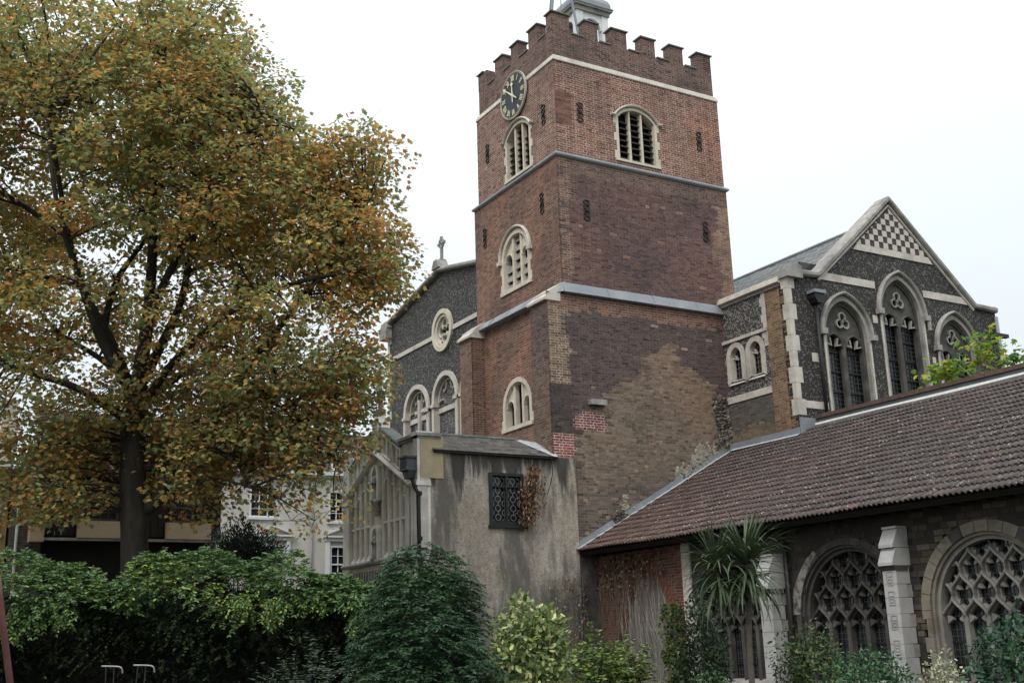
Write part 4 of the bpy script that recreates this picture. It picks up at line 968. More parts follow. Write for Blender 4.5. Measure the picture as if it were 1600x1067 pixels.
# bands
MB().box(fT, 7.35, 9.76, 11.98, 12.22, -.08, .025).build('stone_band', M['stone'], G); MB().box(fT, 11.98, 14.2, 11.98, 12.22, -.08, .025).build('stone_band', M['stone'], G)
MB().box(fT, 6.3, 7.22, 7.92, 8.14, -.08, .02).build('stone_band', M['stone'], G)
for (a, b, c, d) in ((6.75, 7.0, 9.35, 9.62), (9.52, 9.72, 10.85, 11.1), (12.02, 12.2, 10.9, 11.2), (12.05, 12.2, 9.8, 10.0)): MB().box(fT, a, b, c, d, -.08, .012).build('stone_block', st, G)
# chequered gable: every square its own piece
cs = .207; z0 = 13.40; gc = 10.80
MB().prism(fT, [(8.98, 13.18), (12.62, 13.18), (12.44, 13.398), (9.18, 13.398)], -.08, .03).build('stone_band', M['stone'], G)
edge = lambda z: (14.84-z)*1.14
wm = MB(); 
me_l, me_d = None, None
def sq_mesh(nn, m_):
    mb = MB(); mb.box(Fr((0, 0, 0), (1, 0, 0), (0, 0, 1), (0, -1, 0)), .003, cs-.003, .003, cs-.003, -.05, nn); me = bpy.data.meshes.new('square'); me.from_pydata(mb.v, [], mb.f); me.materials.append(m_); return me
me_l, me_d = sq_mesh(.028, M['stone']), sq_mesh(.012, M['flint_square'])
for r in range(7):
    z = z0+r*cs
    for k in range(-10, 10):
        u = gc+k*cs; lo = max(abs(u-gc), abs(u+cs-gc)) ; lim = edge(z+cs)
        nm, me = ('stone_square', me_l) if (k+r) % 2 == 0 else ('flint_square', me_d)
        if lo < lim+.02:
            o = link(nm, me, G); o.location = Vector((u, YT, z))-ORG[G.name]
        elif min(abs(u-gc), abs(u+cs-gc)) < edge(z)-.03:      # cut squares along the rake
            s_ = 1 if u+cs/2 > gc else -1; e0, e1 = edge(z), edge(z+cs); i_ = min(abs(u-gc), abs(u+cs-gc))
            poly = [(gc+s_*i_, z+.003), (gc+s_*min(e0, i_+cs), z+.003)]
            if i_+cs < e0: poly.append((gc+s_*(i_+cs), z+(e0-i_-cs)/1.14))
            poly.append((gc+s_*max(i_+.003, min(e1, i_+cs)), z+cs-.003 if e1 > i_ else z+(e0-i_)/1.14)); 
            if e1 > i_: poly.append((gc+s_*i_, z+cs-.003))
            MB().prism(fT, poly, -.05, .028 if me is me_l else .012).build(nm, M['stone'] if me is me_l else M['flint_square'], G)
# big pointed windows
for (uc, a, v0, vs, rise) in W_T:
    tw = link('pointed_window', None, G); ORG[tw.name] = ORG[G.name]
    MB().ring(fT, [(uc-a+.10, v0)]+arch(uc, a-.10, vs, rise-.12, 12)+[(uc+a-.10, v0)], [(uc-a-.03, v0)]+arch(uc, a+.03, vs, rise+.03, 12)+[(uc+a+.03, v0)], -.30, .015).build('jamb', M['stone_grey'], tw)
    MB().ring(fT, [(uc-a+.20, v0)]+arch(uc, a-.20, vs, rise-.24, 12)+[(uc+a-.20, v0)], [(uc-a+.10, v0)]+arch(uc, a-.10, vs, rise-.12, 12)+[(uc+a-.10, v0)], -.30, -.12).build('inner_jamb', M['stone_dark'], tw)
    hp = arch(uc, a+.09, vs+.0, rise+.11, 14)
    h = MB(); h.bar(fT, hp, .10, .0, .14, .04)
    for q in (hp[0], hp[-1]): h.box(fT, q[0]-.11, q[0]+.11, q[1]-.13, q[1]+.05, 0, .17)
    h.build('hood_mould', M['stone_grey'], tw)
    for s_ in (-1, 1): MB().box(fT, uc+s_*(a+.01)-.035, uc+s_*(a+.01)+.035, v0, vs-.12, -.02, .03).build('jamb_edge', M['stone'], tw)
    ia = a-.20; top = lambda u: None
    MB().bar(fT, [(uc, v0), (uc, vs-.05)], .17, -.30, -.14, .04).build('mullion', M['stone_dark'], tw)
    lwh = (ia-.085)/2
    # solid traceried head above the two lights
    lowl = arch(uc-ia/2-.04, lwh, vs-.38, lwh*1.15, 8); lowr = arch(uc+ia/2+.04, lwh, vs-.38, lwh*1.15, 8)
    hole = circle((uc, vs+rise*.38), .26, 16)
    q = [(uc-ia, vs-.38)]; out_p = arch(uc, ia, vs, rise-.24, 12)
    lower = lowl+[(uc-.085+.0, vs-.38), (uc+.085, vs-.38)]+lowr
    poly = out_p+[(uc+ia, vs-.38)]+lowr[::-1]+lowl[::-1]+[(uc-ia, vs-.38)]
    mb = MB(); mb.panel(fT, poly, [circle((uc, vs+rise*.36), .17, 14)], -.17, .12); mb.build('tracery_plate', M['stone_dark'], tw)
    for L_ in (lowl, lowr): MB().bar(fT, L_, .06, -.25, -.11, .02).build('light_head', M['stone_dark'], tw)
    t_ = MB()
    for k in range(3):
        t = math.pi/2+k*2*math.pi/3; c_ = (uc+.15*math.cos(t), vs+rise*.36+.15*math.sin(t)); t_.bar(fT, circle(c_, .13, 12), .045, -.18, -.10, closed=True)
    t_.build('trefoil', M['stone_grey'], tw)
    for s_ in (-1, 1):
        cu = uc+s_*(ia/2+.04)
        for r_s in (-1, 1): MB().bar(fT, [(cu+r_s*lwh, vs-.30), (cu+r_s*lwh*.35, vs-.36), (cu+r_s*lwh*.5, vs-.12)], .06, -.25, -.14).build('cusp', M['stone_grey'], tw)
        b_ = MB(); n = 5
        for k in range(1, n): b_.bar(fT, [(cu-lwh+2*lwh*k/n, v0), (cu-lwh+2*lwh*k/n, vs+.05)], .012, -.345, -.33)
        z = v0+.1
        while z < vs-.1: b_.bar(fT, [(cu-lwh, z), (cu+lwh, z)], .012, -.345, -.33); z += .14
        b_.build('lead_cames', M['came'], tw)
        z = v0+.35
        while z < vs-.2: MB().bar(fT, [(cu-lwh, z), (cu+lwh, z)], .06, -.34, -.30).build('saddle_bar', M['iron'], tw); z += .62
# downpipe
dp = link('rainwater_pipe', None, G); ORG[dp.name] = ORG[G.name]
MB().tube([(7.02, YT-.10, 7.3), (7.02, YT-.10, 11.2)], .055, 8).build('downpipe', M['iron'], dp, smooth=True)
mb = MB(); mb.prism(fT, [(6.82, 11.42), (7.22, 11.42), (7.22, 11.28), (7.12, 11.12), (6.92, 11.12), (6.82, 11.28)], .02, .30); mb.build('hopper', M['iron'], dp)
mb = MB(); mb.box(fT, 6.78, 7.26, 11.42, 11.52, .0, .34); mb.build('hopper_rim', M['lead'], dp)
MB().tube([(15.42, YT-.08, 7.3), (15.42, YT-.08, 11.7)], .06, 8).build('downpipe', M['lead'], dp, smooth=True)
mb = MB(); mb.box(fT, 15.1, 15.85, 11.0, 11.12, .0, .16); mb.build('gutter_bracket', M['iron'], dp)
# slate roof
for (x0, x1, z0_, z1_) in ((6.30, 10.8, 11.48, 14.58), (15.3, 10.8, 11.48, 14.58)):
    dx, dz = x1-x0, z1_-z0_; Ln = math.hypot(dx, dz)
    fr = Fr((x0, 0, z0_), (0, 1, 0), (dx, 0, dz), (-dz if dx > 0 else dz, 0, abs(dx)))
    if dx > 0:
        SLT = Bricks(); SLT.wall(fr, YT+.40, 5.3, 0, Ln, lambda u, v: (j((.125, .122, .118), (.088, .086, .083), random.random()), (0, 0, 0)), gauge=.22, L=.26, J=.006, back=.012, proud=.006, bond='slate')
        SLT.build(G, M['slate'], None, 'slate_courses')
    mb = MB(); mb.add([fr.p(YT+.2, 0, -.012), fr.p(12, 0, -.012), fr.p(12, Ln, -.012), fr.p(YT+.2, Ln, -.012)], [(0, 1, 2, 3)]); mb.build('roof_slope', M['coping'], G)
MB().tube([(10.8, YT+.3, 14.60), (10.8, 12, 14.60)], .07, 8).build('ridge_roll', M['lead'], G)
# ================================================================== CLOISTER RANGE (tiled roof, traceried windows)
Cl = thing('cloister_range', (3.5, -8.5, 0), 'low cloister range with brown tiled roof and traceried gothic windows', 'cloister')
XW = .85; Y1 = -17.6; fC = west(XW)
Vs = Vector((6.47, 0, 3.41)); Ls = Vs.length
fTl = Fr((.13, 0, 3.975), (0, -1, 0), Vs, (-3.41, 0, 6.47))
TW, TG = .262, .345
def tile_verts():
    k = 10; P = []
    for i in range(k):
        u = (TW+.012)*i/(k-1); h = .027*math.cos(2*math.pi*2*(u/TW)+.6)
        P.append((u, -.045, .064+h))
    for i in range(k):
        u = (TW+.012)*i/(k-1); h = .027*math.cos(2*math.pi*2*(u/TW)+.6); P.append((u, TG, .022+h))
    for i in range(k): u, v, n = P[i]; P.append((u, v+.004, n-.022))
    F = [(i, i+1, k+i+1, k+i) for i in range(k-1)]+[(i, 2*k+i, 2*k+i+1, i+1) for i in range(k-1)]
    return np.array(P), np.array(F)
TP, TF = tile_verts(); tiles = []
rows = int(Ls/TG)+1
for r in range(rows):
    v = r*TG
    for k in range(int(-Y1/TW)+1):
        u = k*TW+.03+random.uniform(-.004, .004)+(.0 if r % 2 else .0); p = fTl.p(u+TW/2, v+TG/2)
        if v+TG > Ls+.12: continue
        if p.y > -3.0 and p.x > 5.97: continue
        mixc = .5+.5*math.sin(p.y*.55+1.2)*math.cos(p.x*.6+p.y*.2); red = max(0, min(1, (p.y+7.5)/6))*max(0, min(1, 1-(p.x-1)/4))
        c = j(j((.084, .057, .051), (.068, .053, .050), mixc), (.115, .064, .052), red*.9)
        if p.y < -9: c = j(c, (.078, .066, .062), min(1, (-p.y-9)/5)*.7)
        kk = random.uniform(.74, 1.22); 
        if random.random() < .02: c = (.11, .066, .055)
        tiles.append((u, v, random.uniform(-.004, .006)+.012*math.sin(u*1.3+v*.8), clampc(c, kk)))
order = sorted(range(len(tiles)), key=lambda i: (fTl.p(tiles[i][0], tiles[i][1])-camP).length if -fTl.p(tiles[i][0], 0).y < 14.6 else 1e3)
near = set(order[:300]); vt = {}
def tile_mesh(c):
    key = (round(c[0]*200), round(c[2]*200))
    if key not in vt:
        P = [fTl.U*a+fTl.V*b+fTl.N*n for a, b, n in TP]; me = bpy.data.meshes.new('roof_tile'); me.from_pydata([tuple(q) for q in P], [], [tuple(f) for f in TF])
        at = me.attributes.new('tint', 'FLOAT_COLOR', 'FACE'); at.data.foreach_set('color', np.array([(*c, 1)]*len(TF), dtype=np.float32).ravel()); me.materials.append(M['tile'])
        me.polygons.foreach_set('use_smooth', [i < 9 for i in range(len(TF))]); vt[key] = me
    return vt[key]
for i in near:
    u, v, n, c = tiles[i]; o = bpy.data.objects.new('roof_tile', tile_mesh(c)); COL.objects.link(o); o.parent = Cl; o.location = fTl.p(u, v, n)-ORG[Cl.name]
rest = [t for i, t in enumerate(tiles) if i not in near]
A = np.array([(t[0], t[1], t[2]) for t in rest]); W_ = A[:, None, :]+TP[None]
Um, Vm, Nm = np.array(fTl.U), np.array(fTl.V), np.array(fTl.N)
V = np.array(fTl.O)+W_[..., 0:1]*Um+W_[..., 1:2]*Vm+W_[..., 2:3]*Nm
npmesh('roof_tiles', V.reshape(-1, 3), (np.arange(len(rest))[:, None, None]*len(TP)+TF[None]).ravel(), np.full(len(rest)*len(TF), 4), M['tile'], Cl, 'stuff', np.repeat(np.array([t[3] for t in rest]), len(TF), axis=0), smooth=np.tile(np.array([True]*9+[False]*9), len(rest)))
mb = MB(); mb.add([fTl.p(0, 0, -.03), fTl.p(-Y1, 0, -.03), fTl.p(-Y1, Ls+.1, -.03), fTl.p(0, Ls+.1, -.03), fTl.p(0, .06, -.16), fTl.p(-Y1, .06, -.16), fTl.p(-Y1, Ls, -.16), fTl.p(0, Ls, -.16)], [(0, 1, 2, 3), (4, 5, 6, 7), (0, 1, 5, 4), (1, 2, 6, 5)]); mb.build('roof_bed', M['soffit'], Cl)
# eaves: rafter feet and fascia
mb = MB(); mb.wbox((.24, Y1, 3.86), (.29, -.02, 3.95)); mb.build('fascia', M['soffit'], Cl)
for k in range(40):
    y = -.3-k*.42; mb = MB(); mb.wbox((.292, y-.04, 3.86), (XW, y+.04, 3.93)); mb.build('rafter_foot', M['soffit'], Cl)
# flashing up the tower, along the transept and under the coping
def strip(pts, w, name, material, th=.012):
    mb = MB()
    for (a, b) in zip(pts[:-1], pts[1:]):
        a0, a1 = a; b0, b1 = b; mb.add([a0, b0, b1, a1], [(0, 1, 2, 3)])
    return mb.build(name, material, Cl)
def up_(p, d): return (p[0], p[1], p[2]+d)
N_ = 46; pts = []; pts2 = []
for i in range(N_+1):
    v = Ls*.905*i/N_; a = fTl.p(.012, v, .055); wv = .012*math.sin(i*1.9)+random.uniform(-.008, .008)
    pts.append((fTl.p(.014, v, .05), fTl.p(.014, v, .05)+Vector((0, 0, .21)))); pts2.append((fTl.p(.012, v, .085), fTl.p(.13+wv*1.3, v, .078+wv*.4)))
strip(pts, 0, 'lead_upstand', M['lead']); strip(pts2, 0, 'lead_apron', M['lead_white'])
vx = (6.0-.13)/6.47*Ls; pts = []; pts2 = []
for i in range(25):
    y = -.0-2.99*i/24; pts.append(((5.985, y, fTl.p(0, vx).z+.02), (5.985, y, fTl.p(0, vx).z+.26))); wv = random.uniform(-.01, .01); pts2.append(((5.99, y, fTl.p(0, vx, .08).z+.02), tuple(Vector((0, y, 0))+Vector((fTl.p(0, vx-.14+wv, .085).x, 0, fTl.p(0, vx-.14, .085).z)))))
strip(pts, 0, 'lead_upstand', M['lead']); strip(pts2, 0, 'lead_apron', M['lead_white'])
mb = MB(); mb.wbox((5.99, -3.04, 7.0), (6.64, -2.995, 7.62)); mb.build('lead_soaker', M['lead'], Cl)
mb = MB(); mb.wbox((6.655, Y1, 6.9), (7.0, -3.0, 7.60)); mb.build('ridge_wall', M['lead'], Cl)
k = 0; y = -3.0
while y > Y1:
    L_ = random.uniform(.55, .75); y2 = max(Y1, y-L_); mb = MB(); mb.wbox((6.585, y2+.006, 7.605), (7.06, y-.006, 7.715+random.uniform(-.006, .006))); mb.build('coping_slab', M['terracotta'], Cl); y = y2
pts2 = []
for i in range(110):
    u = 2.98+(-Y1-2.98)*i/109; h = .5+.5*math.cos(2*math.pi*2*((u-.03)/TW)+.6); pts2.append((fTl.p(u, Ls+.02, .10), fTl.p(u, Ls-.045, .052+.02*h)))
strip(pts2, 0, 'mortar_fillet', mat('white_mortar_fillet', (.62, .60, .57), (.5, .48, .46), scale=9, bump=.3))
# walls -----------------------------------------------------------------
bays = [(-5.25, 1.25, 1.56), (-9.10, 1.30, 1.58), (-12.57, 1.25, 1.60), (-16.0, 1.25, 1.60)]
SPR = 1.95
hs = [inpoly(opening(uc, o_-.05, .3, SPR, o_-.05, 10)) for uc, a, o_ in bays]
niche_o = opening(-2.0, 1.16, 0, 1.75, 1.62, 10); hn = inpoly(opening(-2.0, 1.26, 0, 1.75, 1.72, 10))
RB = Bricks(); RB.wall(fC, Y1, -3.66, .2, 3.98, lambda u, v: (j((.13, .11, .08), (.05, .044, .037), random.random()**.6) if u < -10.8 else j((.062, .054, .044), (.03, .027, .024), random.random()**.6), (.035, .031, .027)), lambda u, v: any(h(u, v) for h in hs), gauge=.125, L=.24, J=.022, back=.06, proud=.015, bond='rubble')
RB.build(Cl, M['rag'], M['mortar'], 'ragstone_blocks', 'wall_bed', mkind='stuff', split=300, key=lambda b: (b[0].p(b[1], b[3])-camP).length + (100 if b[1] < -14.4 else 0), pname='stone')
RD = Bricks(); RD.wall(fC, -3.66, 0, .2, 3.98, lambda u, v: ((.19, .07, .052) if random.random() > .25 else (.13, .06, .05), (.30, .22, .18)), hn, J=.014)
RD.build(Cl, M['redbrick'], M['mortar'], 'red_brickwork', 'red_wall_bed', split=300, key=lambda b: (b[0].p(b[1], b[3])-camP).length+(50 if b[3] < 1.3 else 0))
for s in (1, -1):      # voussoirs of the blocked arch
    ar = arch(-2.0, 1.26, 1.75, 1.72, 17); half = ar[:18] if s == 1 else ar[17:]
    for a, b in zip(half[:-1], half[1:]):
        cx_, cy_ = (a[0]+b[0])/2, (a[1]+b[1])/2; d = Vector((b[0]-a[0], b[1]-a[1])); ln = d.length; d.normalize(); nn = Vector((-d.y, d.x))
        if nn.y < 0 and abs(nn.y) > .1: nn = -nn
        q = [Vector((cx_, cy_))+d*(ln*.44*sx)+nn*sy for sx, sy in ((-1, -.12), (1, -.12), (1, .11), (-1, .11))]
        MB().prism(fC, [tuple(p) for p in q], -.25, .012+random.uniform(0, .006)).build('voussoir', mat_v if 'mat_v' in globals() else (globals().__setitem__('mat_v', mat('red_voussoir', (.26, .085, .06), (.18, .065, .05), scale=9, bump=.4)) or mat_v), Cl)
mb = MB(); mb.box(fC, -3.3, -.7, 0, 3.5, -.36, -.24); mb.build('blocked_arch_infill', M['greyplaster'], Cl)
mb = MB(); mb.box(fC, -3.66, 0, 0, .2, -.3, 0); mb.box(fC, Y1, -3.66, 0, .2, -.3, .0); mb.build('plinth', M['stone_grey'], Cl)
mb = MB(); mb.wbox((XW+.65, Y1, 0), (XW+.75, -.1, 4.2)); mb.wbox((6.6, Y1, 0), (6.9, -3.1, 6.9)); mb.build('inner_wall', M['dark'], Cl)
mb = MB(); mb.wbox((XW+.05, Y1-.3, 0), (6.9, Y1, 3.9)); mb.build('end_wall', M['stone_grey'], Cl)
mb = MB(); mb.box(south(0), .16, .88, 0, 3.98, -.1, .01); mb.build('return_wall', M['stone_dark'], Cl)
ma = MB(); ma.box(fC, -3.98, -3.66, .2, 3.9, -.1, .05); ma.build('stone_pier', M['stone'], Cl)
# traceried windows
M['warmring'] = mat('warm_arch_stone', (.25, .22, .175), (.17, .15, .12), scale=4, c3=(.08, .072, .062), s3=1.5, w3=.7, bump=.35, gritty=.12)
LW = [(M['stone_dark'], M['stone_dark']), (M['stone_dark'], M['stone_dark']), (mat('grey_tracery_stone', (.27, .255, .235), (.19, .18, .165), scale=4, c3=(.11, .10, .09), s3=1.3, w3=.5, bump=.3, gritty=.1), M['warmring']), (M['stone_grey'], M['warmring'])]
def ogee(q):
    q = q % 1; q = 2*q if q < .5 else 2-2*q; q = max(0, min(1, (q-.12)/.74)); return q*q*(3-2*q)
for (uc, a, o_), (mm, rm) in zip(bays, LW):
    tw = link('traceried_window', None, Cl); ORG[tw.name] = ORG[Cl.name]
    ins = lambda u, v: abs(u-uc) < a-.01 and (v < SPR or (u-uc)**2+(v-SPR)**2 < (a-.01)**2)
    # arch ring in separate voussoirs, jambs in blocks
    n = 15
    for i in range(n):
        t0, t1 = math.pi*i/n, math.pi*(i+1)/n; g = .006/a
        q = [(uc-(a+.14)*math.cos(t), SPR+(a+.14)*math.sin(t)) for t in (t0+g, (t0+t1)/2, t1-g)]+[(uc-(o_)*math.cos(t), SPR+(o_)*math.sin(t)) for t in (t1-g, (t0+t1)/2, t0+g)]
        MB().prism(fC, q, -.2, .015+random.uniform(0, .006)).build('voussoir', rm if i not in (4, 9) else M['stone_dark'], tw)
    z = .55
    while z < SPR-.01:
        zz = min(SPR, z+random.choice((.28, .34)))
        for s_ in (-1, 1):
            q0, q1 = sorted((uc+s_*(a+.14), uc+s_*(o_+(.0 if int(z*10) % 2 else -.08)))); MB().box(fC, q0, q1, z+.003, zz-.003, -.2, .014).build('jamb_block', rm, tw)
        z = zz
    full = [(uc-a, .55)]+arch(uc, a, SPR, a, 14)+[(uc+a, .55)]; o2 = [(uc-a-.15, .55)]+arch(uc, a+.15, SPR, a+.15, 14)+[(uc+a+.15, .55)]
    o3 = [(uc-a-.08, .55)]+arch(uc, a+.08, SPR, a+.08, 14)+[(uc+a+.08, .55)]
    MB().ring(fC, o3, o2, -.30, -.04).build('outer_moulding', rm, tw); MB().ring(fC, full, o3, -.34, -.12).build('inner_moulding', mm, tw)
    MB().prism(Fr((XW, 0, 0), (-1, 0, 0), (0, 0, 1), (0, 1, 0)), [(-.4, .3), (.12, .3), (.12, .42), (-.2, .62), (-.4, .62)], uc-a-.15, uc+a+.15).build('sill', M['stone_grey'], tw)
    p = 2*a/5; z0 = 1.78; h = .90
    for k in range(1, 5): 
        MB().bar(fC, [(uc-a+k*p, .6), (uc-a+k*p, z0+.02)], .105, -.32, -.13, .04).build('mullion', mm, tw)
    # reticulated net: two wavy bars rise from every mullion
    for k in range(0, 6):
        x0 = uc-a+k*p
        for s_ in (-1, 1):
            seg = []; runs = []
            for i in range(0, 44):
                zz = z0+i*.05; x = x0+s_*p/2*ogee((zz-z0)/h)
                if ins(x, zz): seg.append((x, zz))
                else:
                    if len(seg) > 2: runs.append(seg)
                    seg = []
            if len(seg) > 2: runs.append(seg)
            for sg in runs:
                mb = MB(); mb.bar(fC, sg, .098, -.34, -.235, .02); mb.bar(fC, sg, .045, -.236, -.13, .015); mb.build('tracery_bar', mm, tw)
    # quatrefoil cusps in each cell
    cu = MB()
    for row in range(0, 4):
        for k in range(-1, 7):
            cx_ = uc-a+k*p+(p/2 if row % 2 else 0); cz = z0+h/2*(row+1)
            if row % 2 == 0 and not ins(cx_, cz): continue
            if row % 2 == 1 and not ins(cx_, cz): continue
            for t in (45, 135, 225, 315):
                ct, s2_ = math.cos(R(t)), math.sin(R(t)); e = (cx_+.075*ct*1.3, cz+.075*s2_*1.5); b0 = (cx_+.20*ct*1.05, cz+.22*s2_)
                if ins(*b0): cu.prism(fC, [(b0[0]-.05*s2_, b0[1]+.05*ct), (b0[0]+.05*s2_, b0[1]-.05*ct), (e[0]+.012, e[1]), (e[0]-.012, e[1])], -.30, -.20)
    for k in range(5):
        cx_ = uc-a+(k+.5)*p
        for s_ in (-1, 1):
            b0 = (cx_+s_*(p/2-.06), z0-.02)
            cu.prism(fC, [(b0[0], b0[1]-.07), (b0[0], b0[1]+.09), (cx_+s_*.085, b0[1]+.03), (cx_+s_*.085, b0[1])], -.30, -.20)
    cu.build('cusps', mm, tw, kind='stuff')
    MB().panel(fC, opening(uc, a+.05, .5, SPR, a+.05, 10), n=-.36).build('glass', M['glass'], tw)
    lc = MB(); x = uc-a+.06
    while x < uc+a: 
        zt = SPR+math.sqrt(max(0, a*a-(x-uc)**2)); lc.bar(fC, [(x, .6), (x, zt)], .009, -.355, -.345); x += .105
    z = .7
    while z < SPR+a-.1:
        hw_ = a if z < SPR else math.sqrt(a*a-(z-SPR)**2); lc.bar(fC, [(uc-hw_, z), (uc+hw_, z)], .009, -.355, -.345); z += .125
    lc.build('lead_cames', M['came'], tw, kind='stuff')
    for z in (.95, 1.35, 1.7): MB().bar(fC, [(uc-a, z), (uc+a, z)], .025, -.35, -.325).build('saddle_bar', M['iron'], tw)
# buttresses
def buttress(ya, yb, xf, ztop, panels):
    bt = link('buttress', None, Cl); ORG[bt.name] = ORG[Cl.name]; sd_ = Fr((0, 0, 0), (1, 0, 0), (0, 0, 1), (0, -1, 0)); e = .035
    e = .012; z = .2; k = 0
    while z < ztop-.75:
        hh = .26 if k % 2 else .31; hh = min(hh, ztop-.74-z) if ztop-.74-z < .4 else hh
        d = .12 if k % 2 else 0
        mb = MB(); mb.wbox((xf, ya, z+.003), (XW-.05-d, yb, z+hh-.003)); mb.build('ashlar_block', M['butt'], bt)
        if d: mb = MB(); mb.wbox((XW-.05-d+.01, ya+.01, z+.01), (XW+.02, yb-.01, z+hh-.01)); mb.build('rubble_block', M['stone_grey'], bt)
        z += hh; k += 1
    for (q, nm) in (([(xf-.09, ztop-.74), (xf-.09, ztop-.68), (xf+.05, ztop-.40), (XW, ztop-.40), (XW, ztop-.74)], 'lower_weathering'), ([(xf-.02, ztop-.39), (xf-.02, ztop-.33), (xf+.16, ztop-.02), (XW, ztop-.02), (XW, ztop-.39)], 'upper_weathering'), ([(xf+.12, ztop-.015), (xf+.12, ztop+.03), (XW, ztop+.03), (XW, ztop-.015)], 'cap_slab')):
        MB().prism(sd_, q, -yb-e, -ya+e).build(nm, M['butt'], bt)
    MB().prism(sd_, [(xf-.05, ztop-.745), (xf-.005, ztop-.84), (XW-.1, ztop-.84), (XW-.1, ztop-.745)], -yb-.02, -ya+.02).build('cornice', M['stone_dark'], bt)
    fb = Fr((xf, 0, 0), (0, 1, 0), (0, 0, 1), (-1, 0, 0)); ym = (ya+yb)/2
    for i, z in enumerate(panels):
        MB().bar(fb, [(ym-.07, z), (ym+.07, z), (ym+.07, z+.26), (ym-.07, z+.26)], .014, -.01, .012, closed=True).build('panel_frame', M['stone_grey'], bt)
        MB().bar(fb, [(ym-.035, z+.05), (ym+.035, z+.05), (ym+.035, z+.12), (ym-.035, z+.12)], .012, -.01, .012, closed=True).build('panel_mark', M['stone_grey'], bt)
        MB().bar(fb, [(ym-.05, z+.17), (ym+.05, z+.17)], .012, -.01, .012).build('panel_mark', M['stone_grey'], bt)
M['butt'] = mat('pale_buttress_ashlar', (.44, .43, .42), (.36, .35, .34), scale=3, c3=(.22, .21, .2), s3=1.2, w3=.5, bump=.25, gritty=.08)
buttress(-10.80, -10.46, .42, 3.58, (1.15, 1.62, 2.08, 2.46)); buttress(-7.22, -6.84, .42, 3.32, ()); buttress(-14.5, -14.16, .42, 3.58, (1.15, 1.62, 2.08, 2.46))
MB().tube([(XW-.12, -7.46, .2), (XW-.12, -7.46, 3.75)], .05, 8).build('downpipe', M['iron'], Cl, smooth=True)
# flaking pale limewash left on the arch of the second window
fl = [(-7.66, 2.0), (-7.44, 2.0), (-7.50, 2.5), (-7.72, 2.86), (-8.0, 3.18), (-8.22, 3.32), (-8.3, 3.26), (-8.06, 3.0), (-7.86, 2.72), (-7.72, 2.36)]
MB().prism(fC, fl, .01, .034).build('limewash_remnant', mat('flaking_limewash', (.30, .28, .245), (.19, .175, .155), scale=5, c3=(.035, .032, .03), s3=5, w3=.9, bump=.6), Cl)
# ================================================================== HOUSES BEHIND
def sash(fr, u0, u1, v0, v1, nc, nr, parent, m=None, name='window'):
    w = link(name, None, parent); ORG[w.name] = ORG[parent.name]; m = m or M['white_paint']; f = .06
    MB().ring(fr, [(u0+f, v0+f), (u1-f, v0+f), (u1-f, v1-f), (u0+f, v1-f)], [(u0, v0), (u1, v0), (u1, v1), (u0, v1)], -.08, .04, closed=True).build('frame', m, w)
    MB().box(fr, u0-.08, u1+.08, v0-.10, v0-.002, -.05, .10).build('sill', m, w)
    MB().box(fr, u0+f, u1-f, (v0+v1)/2-.03, (v0+v1)/2+.03, -.06, .02).build('meeting_rail', m, w)
    MB().box(fr, u0+.02, u1-.02, v0+.02, v1-.02, -.10, -.07).build('pane', M['glass'], w)
    for k in range(1, nc): x = u0+f+(u1-u0-2*f)*k/nc; MB().box(fr, x-.014, x+.014, v0+f, v1-f, -.07, -.01).build('glazing_bar', m, w)
    for k in range(1, nr):
        if k*2 == nr: continue
        z = v0+f+(v1-v0-2*f)*k/nr; MB().box(fr, u0+f, u1-f, z-.012, z+.012, -.068, -.012).build('glazing_bar', m, w)
    return w
H = thing('white_house', (-.8, 20, 0), 'off-white rendered town house with sash windows and brown roof behind the porch', 'house')
fH = south(20)
mb = MB(); mb.panel(fH, [(-4.15, 0), (5.0, 0), (5.0, 8.75), (-4.15, 8.75)], [[(-2.9, 7.0), (-1.7, 7.0), (-1.7, 8.3), (-2.9, 8.3)], [(.6, 6.9), (1.6, 6.9), (1.6, 8.2), (.6, 8.2)], [(.68, 4.3), (1.72, 4.3), (1.72, 5.85), (.68, 5.85)], [(-2.35, 4.3), (-1.35, 4.3), (-1.35, 5.85), (-2.35, 5.85)]], 0, .12); mb.build('front_wall', M['render_white'], H)
mb = MB(); mb.wbox((-4.15, 20.12, 0), (5, 27, 8.75)); mb.build('house_body', M['render_white'], H)
for (u0, u1, v0, v1) in ((-2.9, -1.7, 7.0, 8.3), (.6, 1.6, 6.9, 8.2), (.68, 1.72, 4.3, 5.85), (-2.35, -1.35, 4.3, 5.85)): sash(fH, u0, u1, v0, v1, 3, 4, H)
for uc in (1.2, -1.85):
    pd = link('pediment', None, H); ORG[pd.name] = ORG[H.name]
    MB().box(fH, uc-.72, uc-.56, 4.2, 6.05, 0, .10).build('pilaster', M['white_paint'], pd); MB().box(fH, uc+.56, uc+.72, 4.2, 6.05, 0, .10).build('pilaster', M['white_paint'], pd)
    MB().box(fH, uc-.78, uc+.78, 6.055, 6.20, 0, .12).build('frieze', M['white_paint'], pd); MB().box(fH, uc-.86, uc+.86, 6.205, 6.28, 0, .2).build('cornice', M['white_paint'], pd)
    MB().bar(fH, [(uc-.86, 6.30), (uc, 6.62), (uc+.86, 6.30)], .07, 0, .2).build('raking_cornice', M['white_paint'], pd)
mb = MB(); mb.box(fH, -4.25, 5.1, 8.752, 8.85, -.2, .14); mb.box(fH, -4.2, 5.05, 8.855, 9.02, -.2, .25); mb.build('eaves_cornice', M['white_paint'], H)
th = math.atan2(2.0, 1.3); fR = Fr((0, 20.05, 9.02), (1, 0, 0), (0, math.cos(th), math.sin(th)), (0, -math.sin(th), math.cos(th)))
